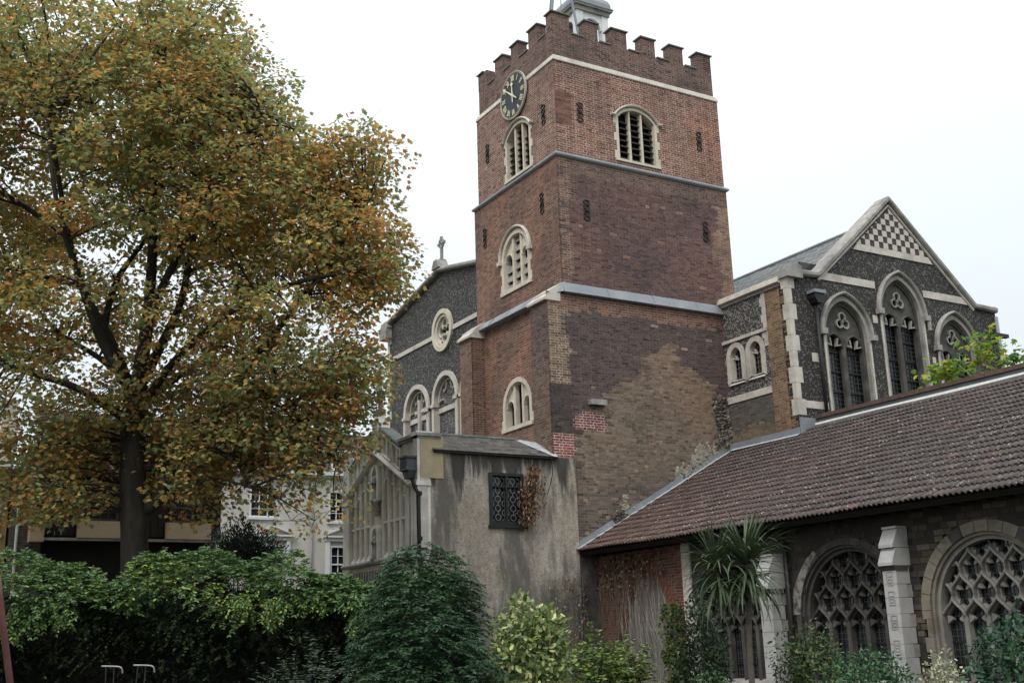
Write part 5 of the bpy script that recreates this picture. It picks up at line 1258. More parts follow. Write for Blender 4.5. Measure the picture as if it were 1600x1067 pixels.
HR = Bricks(); HR.wall(fR, -4.1, 5.0, 0, 2.3, lambda u, v: (j((.14, .075, .055), (.10, .058, .048), random.random()), (.05, .04, .035)), gauge=.14, L=.17, J=.008, back=.015, proud=.006, bond='slate')
HR.build(H, M['brick'], M['mortar'], 'roof_tiles', 'roof_bed')
mb = MB(); mb.wbox((-4.1, 21.2, 9.0), (5.0, 26, 10.95)); mb.build('roof_back', M['slate'] if False else M['terracotta'], H)
for uc in (1.05, -2.3):
    dm = link('dormer', None, H); ORG[dm.name] = ORG[H.name]
    mb = MB(); mb.wbox((uc-.52, 19.98, 9.05), (uc+.52, 21.2, 10.05)); mb.build('dormer_cheeks', M['lead'], dm)
    mb = MB(); mb.wbox((uc-.60, 19.9, 10.052), (uc+.60, 21.3, 10.14)); mb.build('dormer_roof', M['lead'], dm)
    fd = south(19.97); MB().ring(fd, [(uc-.30, 9.2), (uc+.34, 9.2), (uc+.34, 9.95), (uc-.30, 9.95)], [(uc-.38, 9.1), (uc+.42, 9.1), (uc+.42, 10.03), (uc-.38, 10.03)], 0, .05, closed=True).build('frame', M['white_paint'], dm)
    MB().box(fd, uc-.30, uc+.34, 9.2, 9.95, 0, .01).build('pane', M['glass'], dm); MB().box(fd, uc-.30, uc+.34, 9.55, 9.59, .012, .04).build('meeting_rail', M['white_paint'], dm); MB().box(fd, uc+.0, uc+.03, 9.2, 9.95, .012, .035).build('glazing_bar', M['white_paint'], dm)
MB().tube([(-.2, 19.93, 0), (-.2, 19.93, 8.7)], .045, 8).build('downpipe', M['stone_grey'], H, smooth=True)

N = thing('brown_timber_house', (-10.2, 8, 0), 'dark timber-boarded house with beige balcony panels standing behind the big tree', 'house')
fN = south(8)
mb = MB(); mb.wbox((-12.6, 8.6, 0), (-7.55, 14, 4.78)); mb.build('ground_floor', M['dark'], N)
mb = MB(); mb.wbox((-12.6, 8.06, 4.80), (-7.55, 14, 8.0)); mb.build('upper_storey_wall', M['timber_dark'], N)
x = -12.6
while x < -7.6:     # boards
    MB().box(fN, x+.006, min(x+.205, -7.55), 4.95, 7.95, -.06, .0+random.uniform(0, .012)).build('board', M['timber_dark'], N); x += .21
MB().box(fN, -12.6, -7.5, 4.80, 4.87, -.3, .16).build('ledge', M['stone_grey'], N)
for u0, u1 in ((-11.72, -10.42), (-9.23, -7.90)): MB().box(fN, u0, u1, 4.88, 5.36, .0, .20).build('balcony_panel', M['beige'], N)
for u0, u1 in ((-9.12, -8.15), (-11.6, -10.6)): sash(Fr((0, 7.97, 0), (1, 0, 0), (0, 0, 1), (0, -1, 0)), u0, u1, 5.38, 6.25, 4, 4, N, M['stone_dark'])
for uc in (-8.45, -11.05): MB().bar(fN, [(uc-.80, 6.42), (uc, 7.02), (uc+.80, 6.42)], .07, .02, .26).build('bargeboard', M['white_paint'], N)
fRN = Fr((0, 7.85, 8.0), (1, 0, 0), (0, .8, .35), (0, -.35, .8))
NR = Bricks(); NR.wall(fRN, -12.9, -7.4, 0, 2.3, lambda u, v: (j((.06, .065, .075), (.04, .042, .048), random.random()), (.02, .02, .02)), gauge=.2, L=.28, J=.008, back=.015, proud=.006, bond='slate')
NR.build(N, M['slate'], M['mortar'], 'roof_slates', 'roof_bed')
mb = MB(); mb.wbox((-12.9, 7.75, 7.9), (-7.4, 7.86, 8.02)); mb.build('gutter', M['white_paint'], N)

Kb = thing('grey_brick_house', (-13.3, 8.2, 0), 'narrow grey brick house with white drainpipe and balcony at the far left', 'house')
GB = Bricks(); GB.wall(south(8.2), -13.46, -12.92, 2.5, 6.75, lambda u, v: ((.13, .11, .105), (.20, .18, .165))); GB.build(Kb, M['brick'], M['mortar'])
mb = MB(); mb.wbox((-13.46, 8.24, 0), (-12.62, 11, 6.8)); mb.build('house_body', M['stone_dark'], Kb)
MB().tube([(-13.30, 8.12, 2), (-13.29, 8.12, 6.4)], .04, 8).build('drainpipe', M['white_paint'], Kb)
mb = MB(); mb.wbox((-13.48, 8.1, 6.8), (-12.60, 11, 6.88)); mb.build('parapet_coping', M['white_paint'], Kb)
mb = MB(); mb.wbox((-13.0, 7.75, 4.75), (-12.62, 8.15, 5.22)); mb.build('balcony', M['beige'], Kb)
mb = MB(); mb.wbox((-12.98, 7.8, 6.1), (-12.62, 8.15, 6.55)); mb.build('upper_balcony', M['stone_grey'], Kb)
mb = MB(); mb.wbox((-13.0, 7.78, 6.03), (-12.60, 8.15, 6.098)); mb.wbox((-13.04, 7.8, 5.7), (-12.97, 8.15, 6.7)); mb.build('balcony_frame', M['white_paint'], Kb)
mb = MB(); mb.wbox((-13.5, 12, 0), (-13.05, 12.5, 9.6)); st_ = single(mb, 'chimney_stack', M['stone'], 'tall pale chimney stack showing through leaves at the far left', 'chimney')
Yh = thing('ochre_house', (-14.4, 8.5, 0), 'ochre rendered house with a blue-framed window at the left edge', 'house')
fY = south(8.5); mb = MB(); mb.wbox((-16, 8.5, 0), (-13.52, 13, 6.82)); mb.build('house_body', M['yellow'], Yh)
mb = MB(); mb.box(fY, -16, -13.56, 5.74, 6.0, 0, .05); mb.build('sign_band', M['render_white'], Yh); sash(Fr((0, 8.48, 0), (1, 0, 0), (0, 0, 1), (0, -1, 0)), -14.6, -13.72, 5.0, 5.68, 2, 2, Yh)
mb = MB(); mb.wbox((-16.05, 8.4, 6.822), (-13.50, 13, 6.9)); mb.build('parapet_coping', M['stone'], Yh)

# ================================================================== PLANE TREE
fh = Vector((fw.x, fw.y, 0)).normalized(); r3 = Vector((fh.y, -fh.x, 0)); TB = Vector((-11.56, 1.42, 0))
def tp(a, z, d=0): return TB+r3*a+fh*d+Vector((0, 0, z))
Tr = thing('plane_tree', TB, 'huge plane tree in autumn leaf, mottled green and orange, left of the church', 'tree')
def smooth(pts, n=4):
    out = []; P = [Vector(p) for p in pts]
    for i in range(len(P)-1):
        p0, p1, p2, p3 = P[max(0, i-1)], P[i], P[i+1], P[min(len(P)-1, i+2)]
        for k in range(n):
            t = k/n; out.append(.5*((2*p1)+(p2-p0)*t+(2*p0-5*p1+4*p2-p3)*t*t+(3*p1-p0-3*p2+p3)*t**3))
    return out+[P[-1]]
limbs = []
def limb(pts, r0, r1, name='limb', sides=9):
    if name == 'limb': r0 *= .74
    P = smooth([tp(*p) for p in pts], 4); k = len(P); rad = [r0+(r1-r0)*(i/(k-1))**.8 for i in range(k)]
    if name == 'trunk': rad[0] *= 1.35; rad[1] *= 1.2; rad[2] *= 1.1
    rad = [q*(1+random.uniform(-.05, .05)) for q in rad]
    MB().tube(P, rad, sides).build(name, M['bark'], Tr, smooth=True); limbs.extend(zip(P, rad)); return P
limb([(.15, 0, 0), (.11, 2.5, 0), (.08, 3.7, 0), (-.04, 5.2, 0), (-.12, 6.6, 0), (-.15, 7.4, 0), (-.08, 8.0, 0)], .37, .25, 'trunk', 14)
limb([(-.1, 7.6, 0), (.05, 9.6, .1), (.12, 11.3, .0), (.12, 13.0, -.2), (-.02, 14.9, -.3), (-.1, 16.6, -.3)], .26, .05)
limb([(-.15, 7.3, 0), (-.39, 8.0, .1), (-.92, 9.0, -.2), (-1.45, 10.5, -.5), (-1.73, 11.7, -.8), (-1.95, 13.1, -1.1), (-2.2, 14.6, -1.3)], .19, .045)
limb([(-.8, 8.8, 0), (-1.2, 9.7, .6), (-1.12, 11.0, 1.0), (-.84, 11.7, 1.2), (-.45, 12.6, 1.5), (-.3, 14.0, 1.8)], .16, .04)
limb([(-.05, 7.9, 0), (.15, 9.0, .7), (.5, 10.5, 1.3), (.65, 12.2, 1.6), (.9, 14.0, 2.0), (1.0, 15.8, 2.2)], .20, .05)
limb([(-.05, 7.9, 0), (.05, 8.7, -.3), (.58, 10.0, -.8), (1.14, 11.0, -1.1), (1.75, 12.1, -1.5), (2.69, 13.5, -1.8), (3.2, 14.4, -2)], .20, .04)
limb([(.05, 4.9, 0), (.46, 5.1, .1), (.85, 5.9, .1), (1.32, 6.55, .0), (2.0, 7.15, -.2), (2.52, 7.94, -.4), (3.6, 9.2, -.8), (4.7, 10.5, -1.1), (5.4, 11.6, -1.2)], .25, .05)
limb([(.0, 5.95, 0), (.75, 6.06, .3), (1.17, 6.55, .6), (1.9, 7.4, 1.0), (2.9, 8.2, 1.6)], .15, .05)
limb([(-.05, 7.4, 0), (.2, 7.7, 0), (1.24, 8.6, -.8), (2.79, 9.5, -1.5), (4.39, 9.9, -2.0), (5.6, 10.0, -2.2)], .18, .04)
limb([(-.15, 7.0, 0), (-.5, 7.3, -.3), (-1.3, 7.8, -.9), (-2.6, 8.2, -1.6), (-4.2, 8.9, -2.2), (-5.6, 9.4, -2.4)], .18, .04)
limb([(-1.7, 11.6, -.8), (-2.8, 12.4, -.9), (-4.4, 13.4, -1.0), (-6.4, 14.6, -1)], .11, .03)
limb([(-1.4, 10.4, -.5), (-2.6, 10.8, -.4), (-4.4, 11.3, -.2), (-6.6, 11.9, 0)], .11, .03)
limb([(.1, 12.0, 0), (-.8, 13.6, .8), (-1.6, 15.2, 1.5), (-2.6, 16.8, 2.0)], .11, .03)
limb([(-.1, 7.2, 0), (-.6, 8.2, 1.0), (-1.9, 9.3, 2.2), (-3.4, 10.3, 3.0), (-4.6, 11.6, 3.4)], .18, .04)
limb([(-.1, 7.4, 0), (.2, 8.3, 1.4), (1.0, 9.6, 2.8), (1.8, 11.0, 3.8), (2.3, 12.6, 4.2)], .17, .04)
limb([(-.1, 7.6, 0), (-.2, 8.6, -1.3), (-.6, 9.8, -2.6), (-1.0, 11.6, -3.4), (-1.2, 13.4, -3.6)], .15, .04)
limb([(2.4, 7.8, -.3), (3.1, 7.5, -.7), (3.9, 6.9, -1.0), (4.4, 6.2, -1.2), (5.1, 5.8, -1.3)], .08, .02)
limb([(1.2, 6.5, .0), (2.0, 6.4, -.6), (2.6, 5.9, -1.0), (3.1, 5.2, -1.3)], .06, .02)
ELL = [((-.6, 12.3, 0), (5.2, 5.6, 4.6)), ((-4.0, 10.6, -.5), (4.6, 4.6, 4.0)), ((3.7, 9.9, -.6), (2.9, 3.9, 3.0)), ((-1.5, 15.6, 0), (4.4, 3.4, 4)), ((2.0, 13.2, -.5), (2.2, 2.7, 2.6)), ((-5, 14, 0), (4, 4, 4)),
       ((5.3, 13.3, -1), (1.3, .9, 1.1)), ((5.4, 10.9, -1), (1.1, 1.1, 1.2)), ((3.4, 6.6, -1.0), (2.0, 1.5, 1.6)), ((-1.8, 6.6, .2), (2.2, 1.1, 1.6)), ((.9, 7.0, 1.2), (2.2, 1.6, 1.4)), ((-1.5, 5.9, .6), (2.0, .9, 1.5)), ((1.9, 5.9, .8), (1.6, 1.1, 1.2)), ((-2.6, 7.4, -1), (1.8, 1.2, 1.4)), ((-1.6, 5.6, -.6), (1.9, 1.1, 1.2)), ((2.0, 5.7, -.6), (1.7, 1.2, 1.2)), ((4.3, 5.2, -1.2), (1.0, 1.0, .8)), ((4.8, 7.4, -1), (1.1, 1.6, 1.1)), ((4.2, 5.6, -1.2), (.9, 1.0, .8)), ((1.0, 17.2, 0), (1.4, 1.6, 1.6))]
def crown_field(a, z, d):
    return max(1-math.sqrt(((a-c[0])/r[0])**2+((z-c[1])/r[1])**2+((d-c[2])/r[2])**2) for c, r in ELL)
clumps = []; rs = random.Random(5)
tries = 0
while len(clumps) < 780 and tries < 60000:
    tries += 1; c, r = rs.choice(ELL[:6]+ELL[:6]+ELL); a, z, d = (c[i if i != 1 else 1]+r[i]*rs.uniform(-1, 1) for i in (0, 1, 2))
    f = crown_field(a, z, d)
    if f < .03: continue
    pr = .9 if f < .30 else .38
    if abs(a+.1) < 2.2 and 7.3 < z < 12.2 and d < 1.5: pr *= .42
    if -2.9 < a < -.8 and 11.4 < z < 13.6: pr *= .3
    if 2.9 < a < 4.5 and 9.4 < z < 11.6: pr *= .22
    if -4.2 < a < -1.0 and 7.0 < z < 9.2: pr *= .45
    if a < -2.2 and z < 8.4: pr *= .35
    if a < -7.5: pr *= .5
    if abs(a+.05) < .75 and z < 7.0 and d < .3: continue
    if z < 6.0: pr = .6 if a < 1.6 else .30
    if rs.random() > pr: continue
    if any((a-q[0])**2+(z-q[1])**2+(d-q[2])**2 < .25 for q in clumps): continue
    clumps.append((a, z, d))
LC, LT, LD = [], [], []
GR, OL, YO, OR, BR = (.26, .31, .14), (.41, .37, .13), (.58, .42, .12), (.54, .28, .09), (.30, .17, .085)
PAL = np.array([GR, OL, YO, OR, BR])
LP = [np.array(p) for p, r in limbs]; LPa = np.array(LP)
tw = MB()
for (a, z, d) in clumps:
    c = np.array(tp(a, z, d)); green = .5+.5*math.sin(a*.9+1)*math.sin(z*.7)+.25*(z-10)/5; depth = crown_field(a, z, d)
    hz = rs.random()+.25*(z-10)/6+(.35 if z < 8.6 else 0); green = green+(.4 if z < 8.6 else 0); w = np.array([max(.2, .5+1.3*green*(hz > .35)), .85, .52, .55+(1.5 if hz < .34 else 0), .28+(.5 if z < 9 else 0)]); w = w**1.3; w /= w.sum()
    nL = rs.randint(165, 235) if z > 6.6 else (rs.randint(100, 150) if z > 6 or a < 1.6 else rs.randint(35, 60)); rr_ = rs.uniform(.60, .95)
    P = RNG.normal(size=(nL, 3)); P /= np.linalg.norm(P, axis=1)[:, None]; P *= RNG.uniform(.25, 1, nL)[:, None]**.6*np.array((rr_, rr_, rr_*.62)); 
    out_ = np.array(tp(a, z, d))-np.array(tp(-.3, z-1.5, 0)); out_ /= np.linalg.norm(out_)
    P[:, 2] -= .22*(P[:, 0]**2+P[:, 1]**2)
    LC.append(c+P); LT.append(PAL[RNG.choice(5, nL, p=w)]); dd = P/np.linalg.norm(P, axis=1)[:, None]*.6+out_*.4; dd[:, 2] -= .35; LD.append(dd)
    dist = np.linalg.norm(LPa-c, axis=1)+np.maximum(0, (LPa[:, 2]-c[2]))*.8; k = int(dist.argmin()); q = LPa[k]
    if np.linalg.norm(q-c) > .3:
        mid = (q+c)/2+np.array((rs.uniform(-.2, .2), rs.uniform(-.2, .2), rs.uniform(.05, .35))); L0 = np.linalg.norm(q-c); rad = min(.05, .012+.012*L0)
        tw.tube(smooth([q, mid, c], 3), [rad, rad*.9, rad*.8, rad*.65, rad*.5, rad*.35, .006], 5)
    for _ in range(5):
        e = c+RNG.normal(size=3)*np.array((.4, .4, .28)); tw.tube([c, (c+e)/2+np.array((0, 0, .06)), e], [.009, .006, .003], 3)
tw.build('branches', M['twig'], Tr, kind='stuff')
LC = np.concatenate(LC); LT = np.concatenate(LT); LD = np.concatenate(LD)
crown = leaves('crown', LC, .108, LOBED, None, M['leaf'], Tr, dirs=LD, tints=LT, svar=.35, cup=.12)

# ================================================================== SHRUBS AND HEDGES
def sprays(n, cen, dirv, length, nl, lsize):
    """pinnate leaves: leaflets in pairs along a drooping stalk"""
    C_, D_ = [], []
    for c, d in zip(cen, dirv):
        d = d/np.linalg.norm(d); s = np.cross(d, (0, 0, 1)); s /= np.linalg.norm(s)+1e-6; L0 = length*random.uniform(.7, 1.25)
        for i in range(nl):
            t = (i+.6)/nl; p = c+d*L0*t+np.array((0, 0, -.35*L0*t*t)); dr = d+np.array((0, 0, -.7*t))
            for sg in (1, -1):
                C_.append(p); D_.append(dr*.55+s*sg*.85)
    return np.array(C_), np.array(D_)
HB0, HB1 = Vector((-17.3, -11.2, 0)), Vector((-11.55, -14.62, 0)); hd = (HB1-HB0).normalized(); hn = Vector((hd.y, -hd.x, 0));
if hn.dot(camP-HB0) < 0: hn = -hn
HL = (HB1-HB0).length
Hg = thing('climber_hedge', (HB0+HB1)/2, 'long bank of feathery green climber spilling over a dark hedge at lower left', 'hedge')
def hp(t, o, z): return np.array(HB0+hd*t+hn*o)+np.array((0, 0, z))
htop = lambda t: 2.66-.02*t+.13*math.sin(t*1.7+.5)+.09*math.sin(t*3.9)+.06*math.sin(t*8)+(.12 if t < 2.6 else 0)-(.16 if t > 5.2 else 0)
cen, dr = [], []
for _ in range(5200):
    t = random.uniform(-.2, HL+.2); q = random.random()
    lowb = 2.12+.14*math.sin(t*2.3)+.12*math.sin(t*5.1+1)
    if q < .36: o = random.uniform(-.9, .15); z = htop(t)-random.uniform(0, .18)-max(0, -.2-o)*.1
    else:
        f = random.random()**1.2; z = htop(t)-(htop(t)-lowb)*f; o = .12+.32*math.sin(min(1, (htop(t)-z)/.4)*math.pi/2)+.08*math.sin(t*4+z*5)-random.uniform(0, .16)
    if .42 < math.sin(t*2.9+z*6.1)*math.sin(z*7+t) and random.random() < .55: continue
    cen.append(hp(t, o, z)); dv = np.array(hn)*random.uniform(.2, 1)+np.array(hd)*random.uniform(-1, 1)+np.array((0, 0, random.uniform(-.1, 1.1) if z > htop(t)-.3 else random.uniform(-.6, .4))); dr.append(dv)
for k in range(13):      # hanging tails
    t0 = random.uniform(.3, HL-.4); ln = random.uniform(.25, .62)
    for i in range(int(ln*60)):
        z = 2.2-ln*i/60; cen.append(hp(t0+random.gauss(0, .05), .46+random.gauss(0, .04), z)); dr.append(np.array(hd)*random.uniform(-1, 1)+np.array(hn)*.5+np.array((0, 0, -.8)))
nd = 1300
for _ in range(nd):      # thinner growth under the green bank, its shade put into the tint
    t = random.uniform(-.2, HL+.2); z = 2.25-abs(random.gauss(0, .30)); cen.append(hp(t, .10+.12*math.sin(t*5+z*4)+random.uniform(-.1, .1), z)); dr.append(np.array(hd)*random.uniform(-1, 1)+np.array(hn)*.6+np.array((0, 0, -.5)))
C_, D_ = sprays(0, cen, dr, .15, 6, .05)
hue = np.sin(C_[:, 0]*1.9+C_[:, 2]*4)*.5+.5
base = np.where((RNG.random(len(C_)) < .14+.30*(hue > .8))[:, None], np.array((.24, .29, .06)), np.array((.095, .165, .052)))
base = np.where((RNG.random(len(C_)) < .35)[:, None], np.array((.065, .12, .045)), base)
base[-nd*12:] *= .22  # undergrowth tint cut down to imitate the shade beneath the bank
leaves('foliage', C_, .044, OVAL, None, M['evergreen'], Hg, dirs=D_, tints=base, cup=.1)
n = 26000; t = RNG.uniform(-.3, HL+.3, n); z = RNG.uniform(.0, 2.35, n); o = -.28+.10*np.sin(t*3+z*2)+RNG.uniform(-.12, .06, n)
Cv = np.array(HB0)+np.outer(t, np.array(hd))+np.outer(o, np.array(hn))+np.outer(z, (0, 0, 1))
leaves('shaded_ivy', Cv, .06, OVAL, [(.010, .018, .010), (.020, .034, .017), (.045, .065, .035)], M['evergreen'], Hg, droop=.4, weights=[5, 3, .4])  # near-black leaf tints carry the shade of the void under the bank
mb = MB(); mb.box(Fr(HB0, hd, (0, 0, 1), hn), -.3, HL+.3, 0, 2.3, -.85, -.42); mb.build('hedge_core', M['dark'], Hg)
# more low dark growth in front of it
def bush(name, c, r, n, size, cols, label, cat, mat_=None, shape=OVAL, weights=None, stem=True, shell=.55, flat=.6, droop=0, lump=0, sprayed=0, group=None):
    th_ = thing(name, (c[0], c[1], 0), label, cat, group)
    P = ball_points(n, (0, 0, 0), (1, 1, 1), shell)
    ang = np.arctan2(P[:, 1], P[:, 0]); bump_ = 1+lump*(np.sin(ang*3+c[0])*.5+np.sin(ang*5+P[:, 2]*4)*.3+np.sin(P[:, 2]*6+ang*2)*.3)
    P = P*bump_[:, None]; dv = P.copy(); dv[:, 2] += .25-droop
    P = np.array(c)+P*np.array(r); P = P[P[:, 2] > .02]; dv = dv[:len(P)]
    if sprayed:
        P, dv = sprays(0, P, dv, sprayed, 6, size)
    if sprayed or shape is not OVAL: leaves('foliage', P, size, shape, cols, mat_ or M['evergreen'], th_, weights=weights, dirs=dv*1.0, svar=.35)
    else:
        tg = RNG.normal(size=dv.shape); dd = tg*.55+dv*.45; dd[:, 2] -= .1; nn_ = dv+np.array((0, 0, .5))
        leaves('foliage', P, size, shape, cols, mat_ or M['evergreen'], th_, weights=weights, dirs=dd, nrm=nn_, svar=.35)
    if stem:
        s_ = MB()
        for k in range(6):
            e = np.array(c)+RNG.normal(size=3)*np.array(r)*.45; s_.tube(smooth([(c[0], c[1], 0), ((c[0]+e[0])/2, (c[1]+e[1])/2, e[2]*.6), e], 3), [.03, .027, .024, .02, .016, .012, .008], 5)
        s_.build('stems', M['twig'], th_, kind='stuff')
    return th_
# conical dark conifer, nearest of the evergreens
Cf = thing('conifer', (-12.79, -16.79, 0), 'dense dark green conical conifer in front of the rendered wall', 'conifer tree')
cen, dr = [], []
for _ in range(9500):
    z = 2.56*(1-random.random()**.62)*.995; fz = z/2.56; an = random.uniform(0, 2*math.pi)
    lay = (z*5.2+.6*math.sin(an*5)+.35*math.sin(an*11))%1; R0 = 1.12*(1-fz)**.56*(1+.19*math.sin(an*2+z*3.1+1)+.16*math.sin(an*3+z*7)+.10*math.sin(an*7-z*9)-.34*lay)+.03; rr_ = R0*random.uniform(.6, 1.0)**.6
    cen.append(np.array((-12.79+rr_*math.cos(an), -16.79+rr_*math.sin(an), z-.10*rr_))); dr.append(np.array((math.cos(an), math.sin(an), random.uniform(-.1, .5))))
C_, D_ = sprays(0, cen, dr, .13, 8, .03)
g = RNG.random(len(C_)); base = np.where((g < .5)[:, None], np.array((.022, .052, .022)), np.array((.040, .088, .033))); base = np.where((g > .93)[:, None], np.array((.06, .12, .05)), base)
leaves('foliage', C_, .042, np.array([(0, 0), (.16, .45), (0, 1), (-.16, .45)]), None, M['evergreen'], Cf, dirs=D_, tints=base)
MB().lathe((-12.79, -16.79, 0), [(.78, 0), (.56, .8), (.30, 1.6), (.04, 2.1)], 12).build('shade_core', mat('conifer_core_shade', (.012, .018, .011), (.006, .009, .006), scale=9, bump=.5), Cf)  # solid near-black green core, standing in for shade inside the foliage
MB().tube([(-12.79, -16.79, 0), (-12.79, -16.79, 2.4)], [.06, .02], 8).build('trunk', M['twig'], Cf)
bush('yew_bush', (-10.92, -5.1, 2.95), (.74, .74, .95), 26000, .055, [(.006, .010, .008), (.010, .015, .010)], 'nearly black yew rising behind the hedge beside the white house', 'yew', shape=NEEDLE*np.array((2.2, 1)), shell=.4, lump=.35)
bush('variegated_shrub', (-10.14, -14.29, 1.42), (.50, .50, .70), 3600, .085, [(.33, .36, .13), (.20, .26, .085), (.45, .46, .22), (.10, .15, .05)], 'rounded pale yellow-green variegated shrub against the rendered wall', 'shrub', weights=[3, 3, 1.0, 3.4], shell=.45, lump=.2)  # darkest leaf tone weighted up to stand in for shaded gaps
bush('feathery_shrub', (-14.05, -17.15, .95), (.45, .45, .56), 520, .05, [(.045, .065, .035), (.07, .09, .045), (.03, .045, .03)], 'thin feathery dark shrub at the bottom left of the conifer', 'shrub', shape=NEEDLE, sprayed=.28, shell=.1, flat=1, lump=.3)
bush('dark_shrub', (-6.72, -13.4, 1.05), (.40, .45, 1.15), 5200, .06, [(.018, .032, .016), (.03, .05, .022), (.05, .075, .03)], 'tall dark shrub standing just behind the sword-leaved palm', 'shrub', lump=.25, shell=.4)
bush('rose_bush', (-5.76, -14.56, 1.12), (.50, .50, .58), 2600, .06, [(.05, .085, .028), (.09, .13, .04), (.16, .16, .05), (.03, .05, .02)], 'open leafy rose bush under the second cloister window', 'bush', lump=.25, shell=.3, weights=[3, 2, .6, 2])
bush('low_green_bush', (-6.95, -16.75, .78), (.62, .52, .62), 4200, .055, [(.045, .105, .042), (.07, .145, .055), (.025, .06, .025)], 'bright green low bush at the foot of the carved buttress', 'bush', lump=.15)
bush('camellia_bush', (-7.55, -19.35, .95), (.62, .62, .78), 4600, .07, [(.026, .07, .032), (.042, .10, .042), (.015, .038, .02)], 'glossy dark green bush in the bottom right corner', 'bush', lump=.15)
bush('pale_shrub', (-5.80, -16.85, .72), (.26, .26, .60), 1500, .05, [(.33, .33, .22), (.22, .24, .13), (.45, .44, .32)], 'small pale cream-leaved shrub between the two right-hand green bushes', 'shrub', lump=.2)
bush('fern_clump', (-8.08, -12.6, .95), (.40, .40, .62), 420, .06, [(.13, .20, .045), (.20, .26, .06), (.06, .10, .03)], 'yellow-green fern-like plant to the right of the variegated shrub', 'plant', sprayed=.22, lump=.3, shell=.2)
bush('mahonia_clump', (-7.35, -12.35, .85), (.42, .42, .62), 460, .065, [(.13, .18, .05), (.22, .24, .05), (.07, .11, .04)], 'yellowish leafy plant in front of the blocked brick arch', 'plant', sprayed=.22, lump=.3, shell=.2)
bush('small_green_bush', (-7.0, -13.9, .62), (.30, .30, .55), 1500, .05, [(.045, .10, .035), (.07, .15, .05)], 'small fresh green bush at the base of the dark shrub by the palm', 'bush', lump=.2)
# climber on the wall beside the arch
cl = thing('wall_climber', (.6, -3.45, 0), 'green and yellow climber growing up beside the blocked arch', 'climbing plant')
n = 900; P = np.column_stack((RNG.uniform(.50, .80, n), RNG.normal(-3.30, .20, n), RNG.uniform(.3, 2.45, n)))
leaves('foliage', P, .09, LOBED, [(.07, .12, .035), (.16, .2, .05), (.28, .25, .06), (.2, .08, .03)], M['evergreen'], cl, weights=[4, 2, 1, .4], droop=.3)
MB().tube(smooth([(.8, -3.3, 0), (.78, -3.2, 1.0), (.8, -3.35, 2.4)], 3), .015, 6).build('stem', M['twig'], cl)
n = 420; P = np.column_stack((RNG.normal(-3.7, .12, n), RNG.uniform(-.2, -.05, n), RNG.uniform(.5, 3.9, n)))
cl2 = thing('wall_ivy', (-3.7, -.1, 0), 'thin pale-leaved ivy strand climbing the rendered wall above the conifer', 'climbing plant')
leaves('foliage', P, .07, LOBED, [(.30, .28, .12), (.15, .17, .07), (.4, .37, .22)], M['evergreen'], cl2, droop=.3)
MB().tube(smooth([(-3.7, -.06, 0), (-3.62, -.06, 1.6), (-3.74, -.06, 3.8)], 3), .012, 6).build('stem', M['twig'], cl2)
# dead creeper by the lattice window
dc = thing('dead_creeper', (-1.4, -.12, 4.6), 'bunch of dead brown creeper hanging beside the lattice window', 'dead plant')
n = 900; zz = 6.3-1.65*RNG.random(n)**.9; wv = .10+.26*np.sin(np.clip((zz-4.6)/1.7, 0, 1)*math.pi)**.7; P = np.column_stack((-1.42+.16*(zz-5.5)+RNG.normal(0, .55, n)*wv, RNG.uniform(-.32, -.05, n), zz))
leaves('dead_leaves', P, .085, NEEDLE*np.array((2.2, 1.3)), [(.26, .15, .085), (.17, .10, .06), (.32, .21, .13), (.08, .05, .035)], M['dead'], dc, droop=1.2, flat=.6)
s_ = MB()
for k in range(9): x = -1.45+random.gauss(0, .13); s_.tube(smooth([(x+.25, -.06, 6.5), (x+.1, -.12, 5.8), (x-.1, -.14, 5.2), (x-.25+random.gauss(0, .08), -.1, 4.5)], 3), .011, 5)
s_.tube(smooth([(-.72, -.14, 6.56), (-.66, -.10, 6.1), (-.85, -.08, 5.5)], 4), .012, 5)
s_.build('stems', M['dead'] if False else M['twig'], dc, kind='stuff')
# wire trellis with dead vine on the red wall
tl = thing('wire_trellis', (XW-.08, -1.8, 0), 'square wire netting fixed over the blocked arch and red brickwork', 'trellis')
w_ = MB(); fl_ = west(XW-.07)
for k in range(26): y = -.15-k*.13; w_.tube([fl_.p(y, .7, random.uniform(0, .02)), fl_.p(y+.01, 2.2, .03), fl_.p(y, 3.78, .0)], .003, 4)
for k in range(24): z = .75+k*.13; w_.tube([fl_.p(-.1, z, .01), fl_.p(-1.8, z-.015, .03), fl_.p(-3.45, z, .01)], .003, 4)
f0 = south(-.07)
for k in range(11): x = -1.25+k*.13; w_.tube([f0.p(x, .6, .01), f0.p(x, 3.3, .02)], .003, 4)
for k in range(20): z = .7+k*.13; w_.tube([f0.p(-1.3, z, .01), f0.p(.1, z, .02)], .003, 4)
w_.build('wires', M['wire'], tl, kind='stuff')
dv = thing('dead_vine', (XW-.15, -1.8, 0), 'brown dead vine draped over the wire netting below the tiled eaves', 'dead plant')
s_ = MB()
for k in range(120):
    y = -.2-abs(random.gauss(0, 1.15)); y = max(y, -3.3); z1 = random.uniform(3.2, 3.8); ln = random.uniform(.5, 2.4); x = XW-.1-random.uniform(0, .1)
    s_.tube(smooth([(x, y, z1), (x-.04, y+random.gauss(0, .1), z1-ln*.4), (x, y+random.gauss(0, .2), z1-ln)], 3), [.006, .006, .006, .005, .005, .004, .003], 4)
s_.build('stems', mat('dry_vine_stem', (.17, .125, .09), (.10, .075, .058), scale=9, bump=0), dv, kind='stuff')
n = 1500; y = -.15-np.abs(RNG.normal(0, 1.2, n)); y = np.clip(y, -3.0, -.1); zz = 3.8-np.abs(RNG.normal(0, .42, n)); P = np.column_stack((XW-.1-RNG.uniform(0, .14, n), y, zz))
P = P[(zz > 2.9) | (RNG.random(n) < .5)]
s_ = MB()
